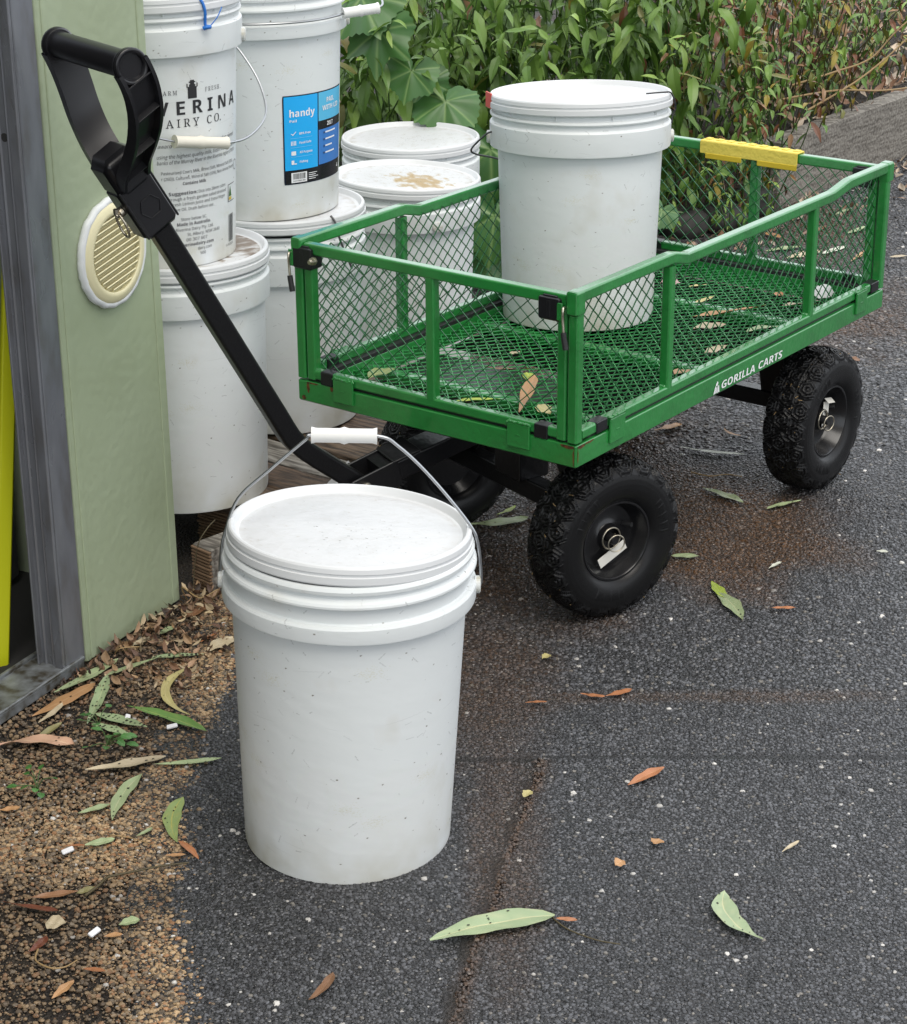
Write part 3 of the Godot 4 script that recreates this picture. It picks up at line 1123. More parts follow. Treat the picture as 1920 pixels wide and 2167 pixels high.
	bx(s, xf * T(Vector3(-0.05, 0.75, -0.62)), Vector3(0.52, 1.5, 0.7), 0.02)
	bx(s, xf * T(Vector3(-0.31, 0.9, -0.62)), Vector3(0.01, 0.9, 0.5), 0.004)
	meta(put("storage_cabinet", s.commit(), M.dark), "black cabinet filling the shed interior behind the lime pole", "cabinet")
	s = S()
	bar(s, V(-0.676, -0.004, 2.80), V(-0.600, 0.84, 2.885), 0.024, 0.012, Vector3(0.5, 0, 0.9), 0.004)
	meta(put("pole", s.commit(), M.lime), "bright lime yellow flat pole standing just inside the shed doorway", "pole")
	s = S()
	for k in 4:
		var ring := []
		for i in 40:
			var a := TAU * i / 40.0
			ring.append(xf * Vector3(-0.325 - 0.016 * k, 0.20 + sin(a) * (0.10 + 0.006 * k), -0.62 + cos(a) * (0.10 + 0.006 * k)))
		tube(s, ring, 0.009, 8, true)
	meta(put("garden_hose", s.commit(), M.hose), "dark green coiled hose hanging in the dark shed interior", "hose")

# ---------------------------------------------------------------- pallet
func build_pallet() -> void:
	# boards run along x' = (0.80, -0.60) in plan; u along boards, v across (away)
	var u := Vector3(0.80, 0, 0.60)
	var v := Vector3(0.60, 0, -0.80)
	var xf := Transform3D(Basis(u, Vector3.UP, u.cross(Vector3.UP)), V(-0.250, 0, 3.235))
	# local: x along the boards (0 = visible ends), z = u x up (towards or away)
	var o := thing("timber_pallet", "weathered brown timber pallet carrying the stacked white pails", "pallet", xf)
	var sgn := 1.0 if u.cross(Vector3.UP).dot(v) > 0 else -1.0
	for k in 7:
		var s := S()
		var off := k * 0.098 - 0.055
		var wd := R(0.078, 0.092)
		bx(s, Transform3D(Basis(Vector3.UP, R(-0.02, 0.02)).rotated(Vector3.RIGHT, R(-0.02, 0.02)), Vector3(-0.46 + R(-0.012, 0.012) + 0.02 * (k % 2), 0.089 + R(-0.002, 0.002), sgn * off)), Vector3(0.92, 0.021, wd), 0.004)
		put("plank", s.commit(), M["wood%d" % (k % 3)], o)
	for e in [-0.84, -0.115]:
		var s := S()
		bx(s, T(Vector3(e, 0.039, sgn * 0.24)), Vector3(0.085, 0.078, 0.66), 0.005)
		var b := put("bearer", s.commit(), M.wood1, o)
		# rough end grain of the bearer
		s = S()
		for k in 12:
			bx(s, Transform3D(Basis(Vector3.FORWARD, R(-0.04, 0.04)), Vector3(e, 0.008 + k * 0.0058, sgn * -0.0905)), Vector3(0.080 + R(-0.004, 0.003), 0.0036, 0.006 + R(0, 0.004)), 0.001)
		put("end_grain", s.commit(), M.endgrain, b)

	# the short block whose end grain shows beside the shed corner
	var q0 := V(-0.418, 0, 3.081)
	var q1 := V(-0.386, 0, 3.050)
	var ex := (q1 - q0).normalized()
	var ez := Vector3(ex.z, 0, -ex.x)
	if ez.z > 0.0:
		ez = -ez
	var bt := xf.affine_inverse() * Transform3D(Basis(ex, Vector3.UP, ex.cross(Vector3.UP)), (q0 + q1) * 0.5)
	var s2 := S()
	var dz := 1.0 if ex.cross(Vector3.UP).dot(ez) > 0.0 else -1.0
	bx(s2, bt * T(Vector3(0, 0.040, dz * 0.075)), Vector3(0.047, 0.080, 0.15), 0.003)
	var bb := put("bearer", s2.commit(), M.wood2, o)
	s2 = S()
	for k in 13:
		bx(s2, bt * T(Vector3(R(-0.001, 0.001), 0.005 + k * 0.0058, dz * -0.001)), Vector3(0.045 + R(-0.003, 0.002), 0.0040, 0.005 + R(0, 0.003)), 0.001)
	put("end_grain", s2.commit(), M.endgrain, bb)

# ---------------------------------------------------------------- pails
func pail_body(kind: String, rb: float, rt: float, ro: float, bb: float) -> Array:
	var p := [Vector2(0, 0.004), Vector2(rb - 0.014, 0.004), Vector2(rb - 0.011, 0.0), Vector2(rb - 0.003, 0.0), Vector2(rb - 0.0005, 0.0015), Vector2(rb, 0.005)]
	for k in range(1, 6):
		p.append(Vector2(lerpf(rb, rt, k / 6.0), lerpf(0.005, bb - 0.003, k / 6.0)))
	p.append_array([Vector2(rt, bb - 0.003), Vector2(rt, bb)])
	if kind == "ring":
		for e in [[0.0, 0.0], [0.0005, 0.002], [0.0002, 0.018], [-0.0012, 0.0205], [-0.0065, 0.0215], [-0.0078, 0.0235], [-0.008, 0.041], [-0.0065, 0.0425], [-0.001, 0.0435], [0.0, 0.045], [0.0, 0.0475], [-0.0015, 0.0505], [-0.0065, 0.053], [-0.008, 0.055], [-0.008, 0.0585], [-0.006, 0.0595], [-0.0035, 0.061], [-0.0030, 0.065], [-0.005, 0.069], [-0.008, 0.0705], [-0.0125, 0.069], [-0.0135, 0.05]]:
			p.append(Vector2(ro + e[0], bb + e[1]))
	else:
		var hb := 0.038 if kind == "band" else 0.050
		for e in [[-0.0005, -0.0005, 0], [0.0, 0.002, 0], [0.0003, 0.0, 1], [-0.001, 0.002, 1], [-0.0035, 0.0030, 1], [-0.0042, 0.0045, 1], [-0.0042, 0.0118, 1], [-0.0008, 0.0128, 1], [0.0, 0.015, 1], [-0.001, 0.018, 1], [-0.006, 0.0195, 1], [-0.0065, 0.021, 1], [-0.0065, 0.0265, 1], [-0.004, 0.0275, 1], [-0.003, 0.030, 1], [-0.006, 0.034, 1], [-0.010, 0.032, 1], [-0.011, 0.015, 1]]:
			p.append(Vector2(ro + e[0], bb + e[1] + (hb if e[2] == 1 else 0.0)))
	return p

func lid_profile(ro: float, b: float) -> Array:
	var p := []
	for e in [[-0.004, 0.001], [0.0005, 0.0], [0.0022, 0.0004], [0.003, 0.0022], [0.0027, 0.0100], [0.0008, 0.0108], [0.0008, 0.0135], [0.0018, 0.0145], [0.0010, 0.0200], [-0.0005, 0.0222], [-0.0025, 0.0230], [-0.0045, 0.0228], [-0.0060, 0.0212], [-0.0078, 0.0160], [-0.0095, 0.0140], [-0.0125, 0.0132]]:
		p.append(Vector2(ro + e[0], b + e[1]))
	p.append(Vector2(ro * 0.87, b + 0.0132))
	p.append(Vector2(ro * 0.855, b + 0.0140))
	p.append(Vector2(ro * 0.5, b + 0.0144))
	p.append(Vector2(0.0, b + 0.0136))
	return p

func pail(label: String, x: float, y: float, d: float, turn: float, kind: String, dims: Array, mats: Array, lid_tilt := Vector2.ZERO, tilt := 0.0, lid_up := 0.0) -> Node3D:
	var b := Basis(Vector3(0, 0, 1), -tilt) * Basis(Vector3.UP, turn)
	var o := thing("white_pail", label, "pail", Transform3D(b, V(x, y, d)), "white plastic pails with lids")
	var rb: float = dims[0]
	var rt: float = dims[1]
	var ro: float = dims[2]
	var bb: float = dims[3]
	var s := S()
	lathe(s, pail_body(kind, rb, rt, ro, bb), 96, Transform3D.IDENTITY, 0.42, 0.93)
	# ribs that stiffen the recess under the lid
	var y0 := bb + (0.0215 if kind == "ring" else 0.058)
	if kind != "ring":
		for k in 10:
			var a := TAU * k / 10.0 + 0.3
			bx(s, Transform3D(Basis(Vector3.UP, a), Vector3(sin(a) * (ro - 0.005), y0 + 0.008, cos(a) * (ro - 0.005))), Vector3(0.0022, 0.013, 0.005), 0.0006)
	for sg in [-1.0, 1.0]:
		lathe(s, [Vector2(0.011, -0.002), Vector2(0.011, 0.004), Vector2(0.009, 0.0055), Vector2(0, 0.0055)], 16, Transform3D(Basis(Vector3(0, 0, sg), PI / 2 * -1.0), Vector3(sg * ro, bb + 0.012, 0)))
	put("body", s.commit(), M["pail%d" % mats[0]], o)
	s = S()
	var lb := lid_up + bb + (0.0635 if kind == "ring" else (0.0640 if kind == "band" else 0.0760))
	var lr := ro - (0.0085 if kind == "ring" else 0.0010)
	var lp := lid_profile(lr, 0.0)
	lathe(s, lp.slice(0, 16), 96, Transform3D.IDENTITY, 0.42, 0.90)
	var disc := S()
	lathe(disc, lp.slice(15), 96, Transform3D.IDENTITY, 0.42, 0.72, 0.140)
	var lb3 := Basis(Vector3(1, 0, 0), lid_tilt.x) * Basis(Vector3(0, 0, 1), lid_tilt.y)
	var li := put("lid", s.commit(), M.rimwhite, o, Transform3D(lb3, Vector3(0, lb + 0.035 * (absf(lid_tilt.x) + absf(lid_tilt.y)), 0)))
	put("lid_panel", disc.commit(), M["lid%d" % mats[1]], li)
	return o

func bail(o: Node3D, pts: Array, grip: Array, wire: Material, gripm: Material, r := 0.002) -> void:
	var s := S()
	tube(s, smooth_path(pts, 6), r, 8)
	var h := put("handle", s.commit(), wire, o)
	if grip.size() == 2:
		s = S()
		var a: Vector3 = grip[0]
		var b: Vector3 = grip[1]
		var n := 14
		var P := []
		for i in n + 1:
			P.append(a.lerp(b, float(i) / n))
		var f := frames(P)
		for i in n:
			for j in 14:
				var Q := []
				var N := []
				for e in [[i, j], [i, j + 1], [i + 1, j + 1], [i + 1, j]]:
					var t := float(e[0]) / n
					var rr := 0.0088 + (0.0018 if absf(t - 0.5) < 0.04 else 0.0) + (0.0014 if t < 0.02 or t > 0.98 else 0.0)
					var an: float = TAU * e[1] / 14.0
					var nn: Vector3 = f[e[0]][0] * cos(an) + f[e[0]][1] * sin(an)
					Q.append(P[e[0]] + nn * rr)
					N.append(nn)
				qn(s, Q, N)
		for e in [0, n]:
			for j in 14:
				var nn: Vector3 = f[e][2] * (-1.0 if e == 0 else 1.0)
				qn(s, [P[e], P[e] + (f[e][0] * cos(TAU * j / 14.0) + f[e][1] * sin(TAU * j / 14.0)) * 0.0102, P[e] + (f[e][0] * cos(TAU * (j + 1) / 14.0) + f[e][1] * sin(TAU * (j + 1) / 14.0)) * 0.0102], [nn, nn, nn])
		put("grip", s.commit(), gripm, h)

func on_pail(rb: float, rt: float, yt: float, off: float) -> Callable:
	# place(x, y): x = angle in radians from straight towards the camera, y = height above the pail's foot
	return func(a, y):
		var r: float = lerpf(rb, rt, y / yt) + off
		var n := Vector3(sin(a), 0, cos(a))
		return [Vector3(n.x * r, y, n.z * r), n]

func build_pails() -> void:
	# 1 the pail in front
	var p := pail("large white pail standing alone on the asphalt with its wire handle raised", -0.1379, -0.002, 2.3287, 0.0, "ring", [0.131, 0.1432, 0.1545, 0.338], [0, 0], Vector2(-0.040, -0.022), 0.030)
	bail(p, [Vector3(-0.1500, 0.349, 0), Vector3(-0.1565, 0.350, 0), Vector3(-0.1575, 0.357, 0), Vector3(-0.1549, 0.39, 0), Vector3(-0.1496, 0.414, -0.002), Vector3(-0.1338, 0.455, -0.004), Vector3(-0.0960, 0.492, -0.005), Vector3(-0.0531, 0.531, -0.006), Vector3(-0.0453, 0.5365, -0.006), Vector3(0.0307, 0.5375, -0.006), Vector3(0.0581, 0.524, -0.006), Vector3(0.0972, 0.486, -0.005), Vector3(0.1440, 0.428, -0.003), Vector3(0.1558, 0.400, -0.002), Vector3(0.1605, 0.357, 0), Vector3(0.1570, 0.349, 0), Vector3(0.1500, 0.349, 0)], [Vector3(-0.0463, 0.5368, -0.006), Vector3(0.0317, 0.5373, -0.006)], M.wire, M.grip)
	# 2 the pail in the cart
	p = pail("white pail standing on the mesh floor of the green cart", 0.2186, 0.3275, 3.5092, 0.0, "band", [0.130, 0.1395, 0.153, 0.297], [1, 1], Vector2(-0.012, 0.012))
	p.transform.basis = Basis(Vector3(1, 0, 0), -0.05) * p.transform.basis
	bail(p, [Vector3(-0.148, 0.322, 0.03), Vector3(-0.160, 0.316, 0.022), Vector3(-0.184, 0.286, -0.012), Vector3(-0.175, 0.272, -0.04), Vector3(-0.14, 0.256, -0.09), Vector3(-0.06, 0.22, -0.15), Vector3(0.06, 0.22, -0.15), Vector3(0.12, 0.28, -0.11), Vector3(0.14, 0.325, -0.07)], [], M.wiredark, M.grip, 0.0017)
	var s := S()
	bx(s, Transform3D(Basis(Vector3.UP, -1.3), Vector3(-0.155, 0.372, 0.012)), Vector3(0.03, 0.026, 0.003), 0.001)
	put("tape", s.commit(), M.red, p)
	s = S()
	tube(s, smooth_path([Vector3(0.105, 0.3870, 0.055), Vector3(0.135, 0.3885, 0.05), Vector3(0.147, 0.3870, 0.046), Vector3(0.154, 0.3730, 0.043), Vector3(0.156, 0.3600, 0.042), Vector3(0.1515, 0.3510, 0.044), Vector3(0.150, 0.3370, 0.046)], 4), 0.0014, 6)
	put("cable_tie", s.commit(), M.blackplastic, p)
	# 3, 4 the stack against the shed
	pail("white pail on the pallet under the dairy pail, brown leaves on its lid", -0.443, 0.1, 3.282, 0.4, "band", [0.131, 0.1385, 0.147, 0.333], [2, 4], Vector2.ZERO, 0.0, -0.005)
	p = pail("white pail printed with black dairy lettering, on top of its stack", -0.468, 0.5060, 3.284, 0.0, "band", [0.1195, 0.1345, 0.1450, 0.332], [3, 1])
	dairy_print(p)
	var turn := Basis(Vector3.UP, deg_to_rad(37.0))
	var pts := []
	for e in [Vector3(-0.147, 0.322, 0.0), Vector3(-0.156, 0.315, 0.012), Vector3(-0.163, 0.28, 0.055), Vector3(-0.145, 0.245, 0.10), Vector3(-0.095, 0.215, 0.132), Vector3(-0.048, 0.2045, 0.1435), Vector3(0.0, 0.2035, 0.1435), Vector3(0.048, 0.2045, 0.1435), Vector3(0.095, 0.215, 0.132), Vector3(0.145, 0.245, 0.10), Vector3(0.163, 0.28, 0.055), Vector3(0.156, 0.315, 0.012), Vector3(0.147, 0.322, 0.0)]:
		pts.append(turn * (e - Vector3(0, e.x * 0.16 * clampf((0.345 - e.y) / 0.1, 0.0, 1.0) + 0.004, 0)))
	bail(p, pts, [turn * Vector3(-0.046, 0.2075, 0.1435), turn * Vector3(0.046, 0.1928, 0.1435)], M.wire, M.gripcream, 0.0018)
	s = S()
	var az := deg_to_rad(43.0)
	var dir := Vector3(sin(az), 0, cos(az))
	var rt3 := Vector3(cos(az), 0, -sin(az))
	tube(s, smooth_path([dir * 0.136 + Vector3(0, 0.419, 0) - rt3 * 0.012, dir * 0.146 + Vector3(0, 0.412, 0) - rt3 * 0.004, dir * 0.1495 + Vector3(0, 0.396, 0), dir * 0.147 + Vector3(0, 0.377, 0) + rt3 * 0.001, dir * 0.1505 + Vector3(0, 0.371, 0) + rt3 * 0.003], 5), 0.0024, 6)
	tube(s, smooth_path([dir * 0.149 + Vector3(0, 0.371, 0) + rt3 * -0.004, dir * 0.153 + Vector3(0, 0.373, 0), dir * 0.150 + Vector3(0, 0.372, 0) + rt3 * 0.007], 4), 0.0036, 6)
	tube(s, smooth_path([dir * 0.150 + Vector3(0, 0.372, 0) + rt3 * 0.006, dir * 0.152 + Vector3(0, 0.385, 0) + rt3 * 0.02, dir * 0.146 + Vector3(0, 0.398, 0) + rt3 * 0.034], 4), 0.0009, 5)
	meta(put("cable_tie", s.commit(), M.bluetie, null, p.transform), "blue cable tie knotted round the lid of the dairy pail", "cable tie")
	# 5, 6 the stack behind it
	p = pail("white pail at the bottom of its stack, under the pail with the blue label", -0.307, 0.1, 3.654, 1.1, "tall", [0.131, 0.1440, 0.1525, 0.281], [4, 3], Vector2.ZERO, 0.0, 0.014)
	s = S()
	tube(s, smooth_path([Vector3(0.098, 0.396, 0.112), Vector3(0.106, 0.385, 0.117), Vector3(0.112, 0.360, 0.119), Vector3(0.122, 0.33, 0.114), Vector3(0.132, 0.30, 0.104)], 5), 0.002, 6)
	put("handle", s.commit(), M.wiredark, p, Transform3D(Basis(Vector3.UP, -1.1), Vector3.ZERO))
	p = pail("white pail with a blue paper label, on top of its stack", -0.333, 0.4865, 3.67, 0.0, "ring", [0.131, 0.1425, 0.1535, 0.314], [5, 1])
	paper_label(p)
	pts = []
	for k in 9:
		var a := lerpf(-1.1, 1.15, k / 8.0)
		pts.append(Vector3(sin(a) * 0.1575, 0.341, cos(a) * 0.1575))
	pts.append_array([Vector3(0.158, 0.342, 0.045), Vector3(0.205, 0.346, 0.028), Vector3(0.216, 0.354, 0.0), Vector3(0.19, 0.376, -0.06), Vector3(0.14, 0.37, -0.12)])
	bail(p, pts, [Vector3(0.150, 0.3415, 0.050), Vector3(0.210, 0.3465, 0.027)], M.wire, M.grip)
	# 7, 8 two on the ground further back
	pail("white pail with a brown stained lid, behind the rail of the cart", -0.093, 0.0, 4.285, 2.0, "band", [0.131, 0.1400, 0.153, 0.307], [6, 2], Vector2(0.045, 0.0))
	pail("white pail furthest back, against the leafy hedge", -0.090, 0.012, 4.615, 0.9, "band", [0.131, 0.1400, 0.153, 0.307], [1, 3])

func dairy_print(p: Node3D) -> void:
	var bold := SystemFont.new()
	bold.font_names = PackedStringArray(["Droid Sans"])
	bold.font_weight = 700
	var reg := SystemFont.new()
	reg.font_names = PackedStringArray(["Droid Sans"])
	var ser := SystemFont.new()
	ser.font_names = PackedStringArray(["Droid Serif"])
	var pl := on_pail(0.1195, 0.1345, 0.329, 0.0005)
	var y0 := 0.5110
	var D := PI / 180.0
	var s := S()
	lettering(s, "R I V E R I N A", bold, pl, -11 * D, 80.5 * D, 0.7535 - y0, 0.0205)
	lettering(s, "D A I R Y   C O.", ser, pl, 8.5 * D, 60 * D, 0.7345 - y0, 0.0125)
	# milk can
	patch(s, pl, 32.0 * D, 38.6 * D, 0.777 - y0, 0.795 - y0, 4, 2, 0.0015)
	patch(s, pl, 33.0 * D, 37.6 * D, 0.795 - y0, 0.7985 - y0, 3, 1)
	patch(s, pl, 33.8 * D, 36.8 * D, 0.7985 - y0, 0.801 - y0, 3, 1)
	patch(s, pl, 32.9 * D, 37.7 * D, 0.801 - y0, 0.8028 - y0, 3, 1)
	patch(s, pl, 33.8 * D, 36.8 * D, 0.8028 - y0, 0.805 - y0, 3, 1)
	patch(s, pl, 31.2 * D, 32.0 * D, 0.794 - y0, 0.800 - y0, 1, 1)
	patch(s, pl, 38.6 * D, 39.4 * D, 0.794 - y0, 0.800 - y0, 1, 1)
	put("lettering", s.commit(), M.print_black, p)
	s = S()
	lettering(s, ". F A R M", ser, pl, 10.5 * D, 24.5 * D, 0.7845 - y0, 0.0066)
	lettering(s, "F R E S H .", ser, pl, 45.5 * D, 60 * D, 0.7845 - y0, 0.0066)
	var it := 0.0
	var rows := [
		["award winning and 100% Australian owned", 9.5, 78.0, 0.704, 0.0058, false, 6.0],
		["using the highest quality milk, fresh from our own farm", 8.5, 86.0, 0.6875, 0.0056, false, 6.0],
		["banks of the Murray River in the Riverina region of NSW", 8.5, 80.5, 0.6785, 0.0056, false, 6.0],
		["Pasteurised Cow's Milk, Brine (Salt, Mineral Salt (509),", 11.0, 77.0, 0.6625, 0.0048, false, 0.0],
		["r (260)), Cultures, Mineral Salt (509), Non-Animal Rennet)", 11.0, 80.0, 0.6535, 0.0048, false, 0.0],
		["Contains Milk", 26.0, 44.5, 0.6445, 0.0048, true, 0.0],
		["Suggestion:", 15.5, 37.0, 0.6292, 0.0052, true, 0.0],
		["Dice into 20mm cubes", 38.0, 65.0, 0.6292, 0.0048, false, 0.0],
		["through a fresh garden salad dressed", 14.0, 65.5, 0.6208, 0.0048, false, 0.0],
		["l, Fresh Lemon Juice and Extra Virgin", 14.5, 64.0, 0.6125, 0.0048, false, 0.0],
		["Olive Oil. Drain before use.", 17.0, 51.5, 0.604, 0.0048, false, 0.0],
		["Store below 5C.", 23.5, 44.5, 0.588, 0.0048, false, 0.0],
		["Made in Australia.", 20.5, 48.0, 0.580, 0.0050, true, 0.0],
		["Riverina Dairy Pty. Ltd.", 19.5, 50.5, 0.5715, 0.0048, false, 0.0],
		["St, Albury, NSW 2640", 28.0, 57.0, 0.563, 0.0048, false, 0.0],
		["00 307 607", 27.0, 44.5, 0.5545, 0.0048, false, 0.0],
		["riverinadairy.com", 21.5, 50.5, 0.5465, 0.0048, true, 0.0],
		["dairy.com", 36.0, 48.5, 0.5385, 0.0048, false, 0.0],
		["500", 38.0, 42.8, 0.5305, 0.0046, false, 0.0]]
	for r in rows:
		lettering(s, r[0], bold if r[5] else reg, pl, r[1] * D, r[2] * D, r[3] - y0, r[4], r[6] * 0.25)
	put("small_lettering", s.commit(), M.print_grey, p)
	s = S()
	# bar code, recycling ring and the little framed mark
	var r2 := RandomNumberGenerator.new()
	r2.seed = 5
	var a := 70.0
	while a < 77.5:
		var w := r2.randf_range(0.2, 0.6)
		patch(s, pl, a * D, (a + w) * D, 0.536 - y0, 0.580 - y0, 1, 1)
		a += w + r2.randf_range(0.2, 0.5)
	lettering(s, "9 322650", reg, pl, 66 * D, 78 * D, 0.530 - y0, 0.0035)
	for k in 20:
		var a0 := TAU * k / 20.0
		var a1 := TAU * (k + 0.7) / 20.0
		var P := []
		var N := []
		for e in [[a0, 0.0085], [a1, 0.0085], [a1, 0.0072], [a0, 0.0072]]:
			var q: Array = pl.call((83.0 + cos(e[0]) * e[1] / 0.127 / D) * D, 0.655 - y0 + sin(e[0]) * e[1])
			P.append(q[0])
			N.append(q[1])
		qn(s, P, N)
	for e in [[69.0, 80.5, 0.6275, 0.6285], [69.0, 80.5, 0.6005, 0.6015], [69.0, 69.6, 0.6005, 0.6285]]:
		patch(s, pl, e[0] * D, e[1] * D, e[2] - y0, e[3] - y0, 3, 1)
	put("bar_code", s.commit(), M.print_black, p)
	s = S()
	var P := []
	var N := []
	for e in [[70.5, 0.609], [75.0, 0.609], [72.7, 0.626]]:
		var q: Array = pl.call(e[0] * D, e[1] - y0)
		P.append(q[0])
		N.append(q[1])
	qn(s, P, N)
	put("printed_mark", s.commit(), M.sticker_green, p)
	s = S()
	patch(s, pl, 70.5 * D, 75.0 * D, 0.603 - y0, 0.608 - y0, 2, 1)
	put("printed_mark", s.commit(), M.sticker_gold, p)

func paper_label(p: Node3D) -> void:
	var D := PI / 180.0
	var yb := 0.492
	var l := func(off): return on_pail(0.131, 0.1425, 0.311, off)
	var bold := SystemFont.new()
	bold.font_names = PackedStringArray(["Droid Sans"])
	bold.font_weight = 700
	var s := S()
	patch(s, l.call(0.0004), 20.0 * D, 84.5 * D, 0.5545 - yb, 0.7085 - yb, 22, 3, 0.009)
	var lab := put("label", s.commit(), M.l_navy, p)
	s = S()
	patch(s, l.call(0.0007), 21.0 * D, 49.0 * D, 0.5795 - yb, 0.7065 - yb, 12, 3)
	put("label_panel", s.commit(), M.l_cyan, lab)
	s = S()
	patch(s, l.call(0.0007), 50.0 * D, 83.8 * D, 0.6575 - yb, 0.7065 - yb, 14, 3)
	put("label_panel", s.commit(), M.l_pale, lab)
	s = S()
	patch(s, l.call(0.0007), 50.0 * D, 83.8 * D, 0.5815 - yb, 0.645 - yb, 14, 3)
	put("label_panel", s.commit(), M.l_blue, lab)
	s = S()
	patch(s, l.call(0.0009), 50.0 * D, 83.8 * D, 0.6425 - yb, 0.6575 - yb, 14, 1)
	patch(s, l.call(0.0007), 21.0 * D, 83.8 * D, 0.5560 - yb, 0.5785 - yb, 14, 2, 0.007)
	put("label_panel", s.commit(), M.l_black, lab)
	var t: Callable = l.call(0.0012)
	s = S()
	lettering(s, "handy", bold, t, 25.0 * D, 46.0 * D, 0.6715 - yb, 0.0122)
	lettering(s, "Pail", bold, t, 25.0 * D, 30.5 * D, 0.6625 - yb, 0.0042)
	lettering(s, "BPA Free", bold, t, 32.5 * D, 42.0 * D, 0.6405 - yb, 0.0038)
	lettering(s, "Food Safe", bold, t, 32.5 * D, 42.5 * D, 0.6245 - yb, 0.0038)
	lettering(s, "All Purpose", bold, t, 32.5 * D, 43.5 * D, 0.608 - yb, 0.0038)
	lettering(s, "Fishing", bold, t, 32.5 * D, 39.5 * D, 0.5915 - yb, 0.0038)
	lettering(s, "PAIL", bold, t, 59.0 * D, 69.0 * D, 0.6875 - yb, 0.0082)
	lettering(s, "WITH LID", bold, t, 54.0 * D, 76.5 * D, 0.6745 - yb, 0.0082)
	lettering(s, "20LT", bold, t, 59.5 * D, 67.5 * D, 0.6470 - yb, 0.0070)
	for k in 4:
		patch(s, t, 57.5 * D, [71.5, 70.5, 66.5, 70.0][k] * D, 0.6347 - yb - k * 0.0118, 0.6373 - yb - k * 0.0118, 4, 1, 0.0008)
	lettering(s, "4", bold, t, 75.5 * D, 78.0 * D, 0.566 - yb, 0.007)
	patch(s, t, 25.5 * D, 38.5 * D, 0.5575 - yb, 0.575 - yb, 6, 1, 0.002)
	for k in 4:
		patch(s, t, 40.0 * D, [48.0, 46.5, 49.0, 46.5][k] * D, 0.5705 - yb - k * 0.0034, 0.5716 - yb - k * 0.0034, 4, 1)
	# tick, fork and gear marks
	for q in [[[25.8, 0.6425], [27.2, 0.6405], [27.5, 0.6415], [26.0, 0.6435]], [[27.0, 0.6405], [29.6, 0.6465], [29.9, 0.6455], [27.3, 0.6395]]]:
		var P := []
		var N := []
		for e in q:
			var r: Array = t.call(e[0] * D, e[1] - yb)
			P.append(r[0])
			N.append(r[1])
		qn(s, P, N)
	for k in 4:
		patch(s, t, (25.8 + k * 1.1) * D, (26.4 + k * 1.1) * D, 0.6225 - yb, 0.6300 - yb, 1, 1)
	patch(s, t, 25.9 * D, 29.6 * D, 0.6055 - yb, 0.6125 - yb, 4, 1, 0.003)
	patch(s, t, 25.9 * D, 28.0 * D, 0.5895 - yb, 0.5965 - yb, 2, 1)
	patch(s, t, 28.2 * D, 30.0 * D, 0.5895 - yb, 0.5915 - yb, 2, 1)
	put("lettering", s.commit(), M.print_white, lab)
	s = S()
	for k in 3:
		patch(s, t, 25.5 * D, 43.5 * D, 0.6345 - yb - k * 0.0161, 0.6352 - yb - k * 0.0161, 6, 1)
	put("label_line", s.commit(), M.l_line, lab)
	s = S()
	var r2 := RandomNumberGenerator.new()
	r2.seed = 8
	var a := 27.0
	var u: Callable = l.call(0.0014)
	while a < 37.0:
		var w := r2.randf_range(0.15, 0.5)
		patch(s, u, a * D, (a + w) * D, 0.5635 - yb, 0.5735 - yb, 1, 1)
		a += w + r2.randf_range(0.15, 0.45)
	lettering(s, "9 317300 204", bold, u, 27.0 * D, 37.0 * D, 0.5595 - yb, 0.0022)
	for k in 4:
		patch(s, u, 55.2 * D, 56.4 * D, 0.6343 - yb - k * 0.0118, 0.6375 - yb - k * 0.0118, 2, 1, 0.0014)
	put("bar_code", s.commit(), M.print_black, lab)

# ---------------------------------------------------------------- cart
func C(t: float, y: float, s: float) -> Vector3:
	# cart axes: t back along its length, s across from its near side
	return Vector3(t, y, -s)

func wire_mesh(o: Vector3, e1: Vector3, e2: Vector3, len1: float, len2: float, r: float, jag := 0.0) -> ArrayMesh:
	# expanded steel: zigzag strands along e1, joined at their tips, inside len1 x len2
	var LW := 0.0262
	var SW := 0.0119
	var s := S()
	var nrm := e1.cross(e2).normalized()
	var rows := int(ceil(len2 / SW)) + 1
	var cols := int(ceil(len1 / (LW * 0.5))) + 1
	for k in rows:
		for i in cols:
			for half in 2:
				# strand k runs between y = k*SW and (k + 0.5)*SW
				var sg := 1.0 if (i + k) % 2 == 0 else -1.0
				var x0 := i * LW * 0.5
				var x1 := x0 + LW * 0.5
				var ya := (k + 0.5) * SW - sg * SW * 0.5
				var yb := (k + 0.5) * SW + sg * SW * 0.5
				if half == 1:
					continue
				# cut at the borders
				if maxf(ya, yb) > len2 + SW * 0.4 or x1 > len1 + LW * 0.25:
					continue
				x1 = minf(x1, len1)
				yb = clampf(yb, 0.0, len2)
				ya = clampf(ya, 0.0, len2)
				var w := fn.get_noise_2d(x0 * 3000.0, ya * 3000.0) * jag
				var a := o + e1 * x0 + e2 * ya + nrm * (w + r * 0.5 * sg)
				var b := o + e1 * x1 + e2 * yb + nrm * (w - r * 0.5 * sg)
				bar(s, a, b, r * 1.5, r * 2.0, nrm, 0.0)
				# the short joined node
				if k > 0:
					pass
	return s.commit()

func rail(s: SurfaceTool, pts: Array, side: Vector3, w := 0.0175) -> void:
	sweep(s, pts, side, round_poly(w, w, 0.0035))

func post(s: SurfaceTool, a: Vector3, b: Vector3, w := 0.0165) -> void:
	sweep(s, [a, b], Vector3(0, 0, 1), round_poly(w, w, 0.0035))

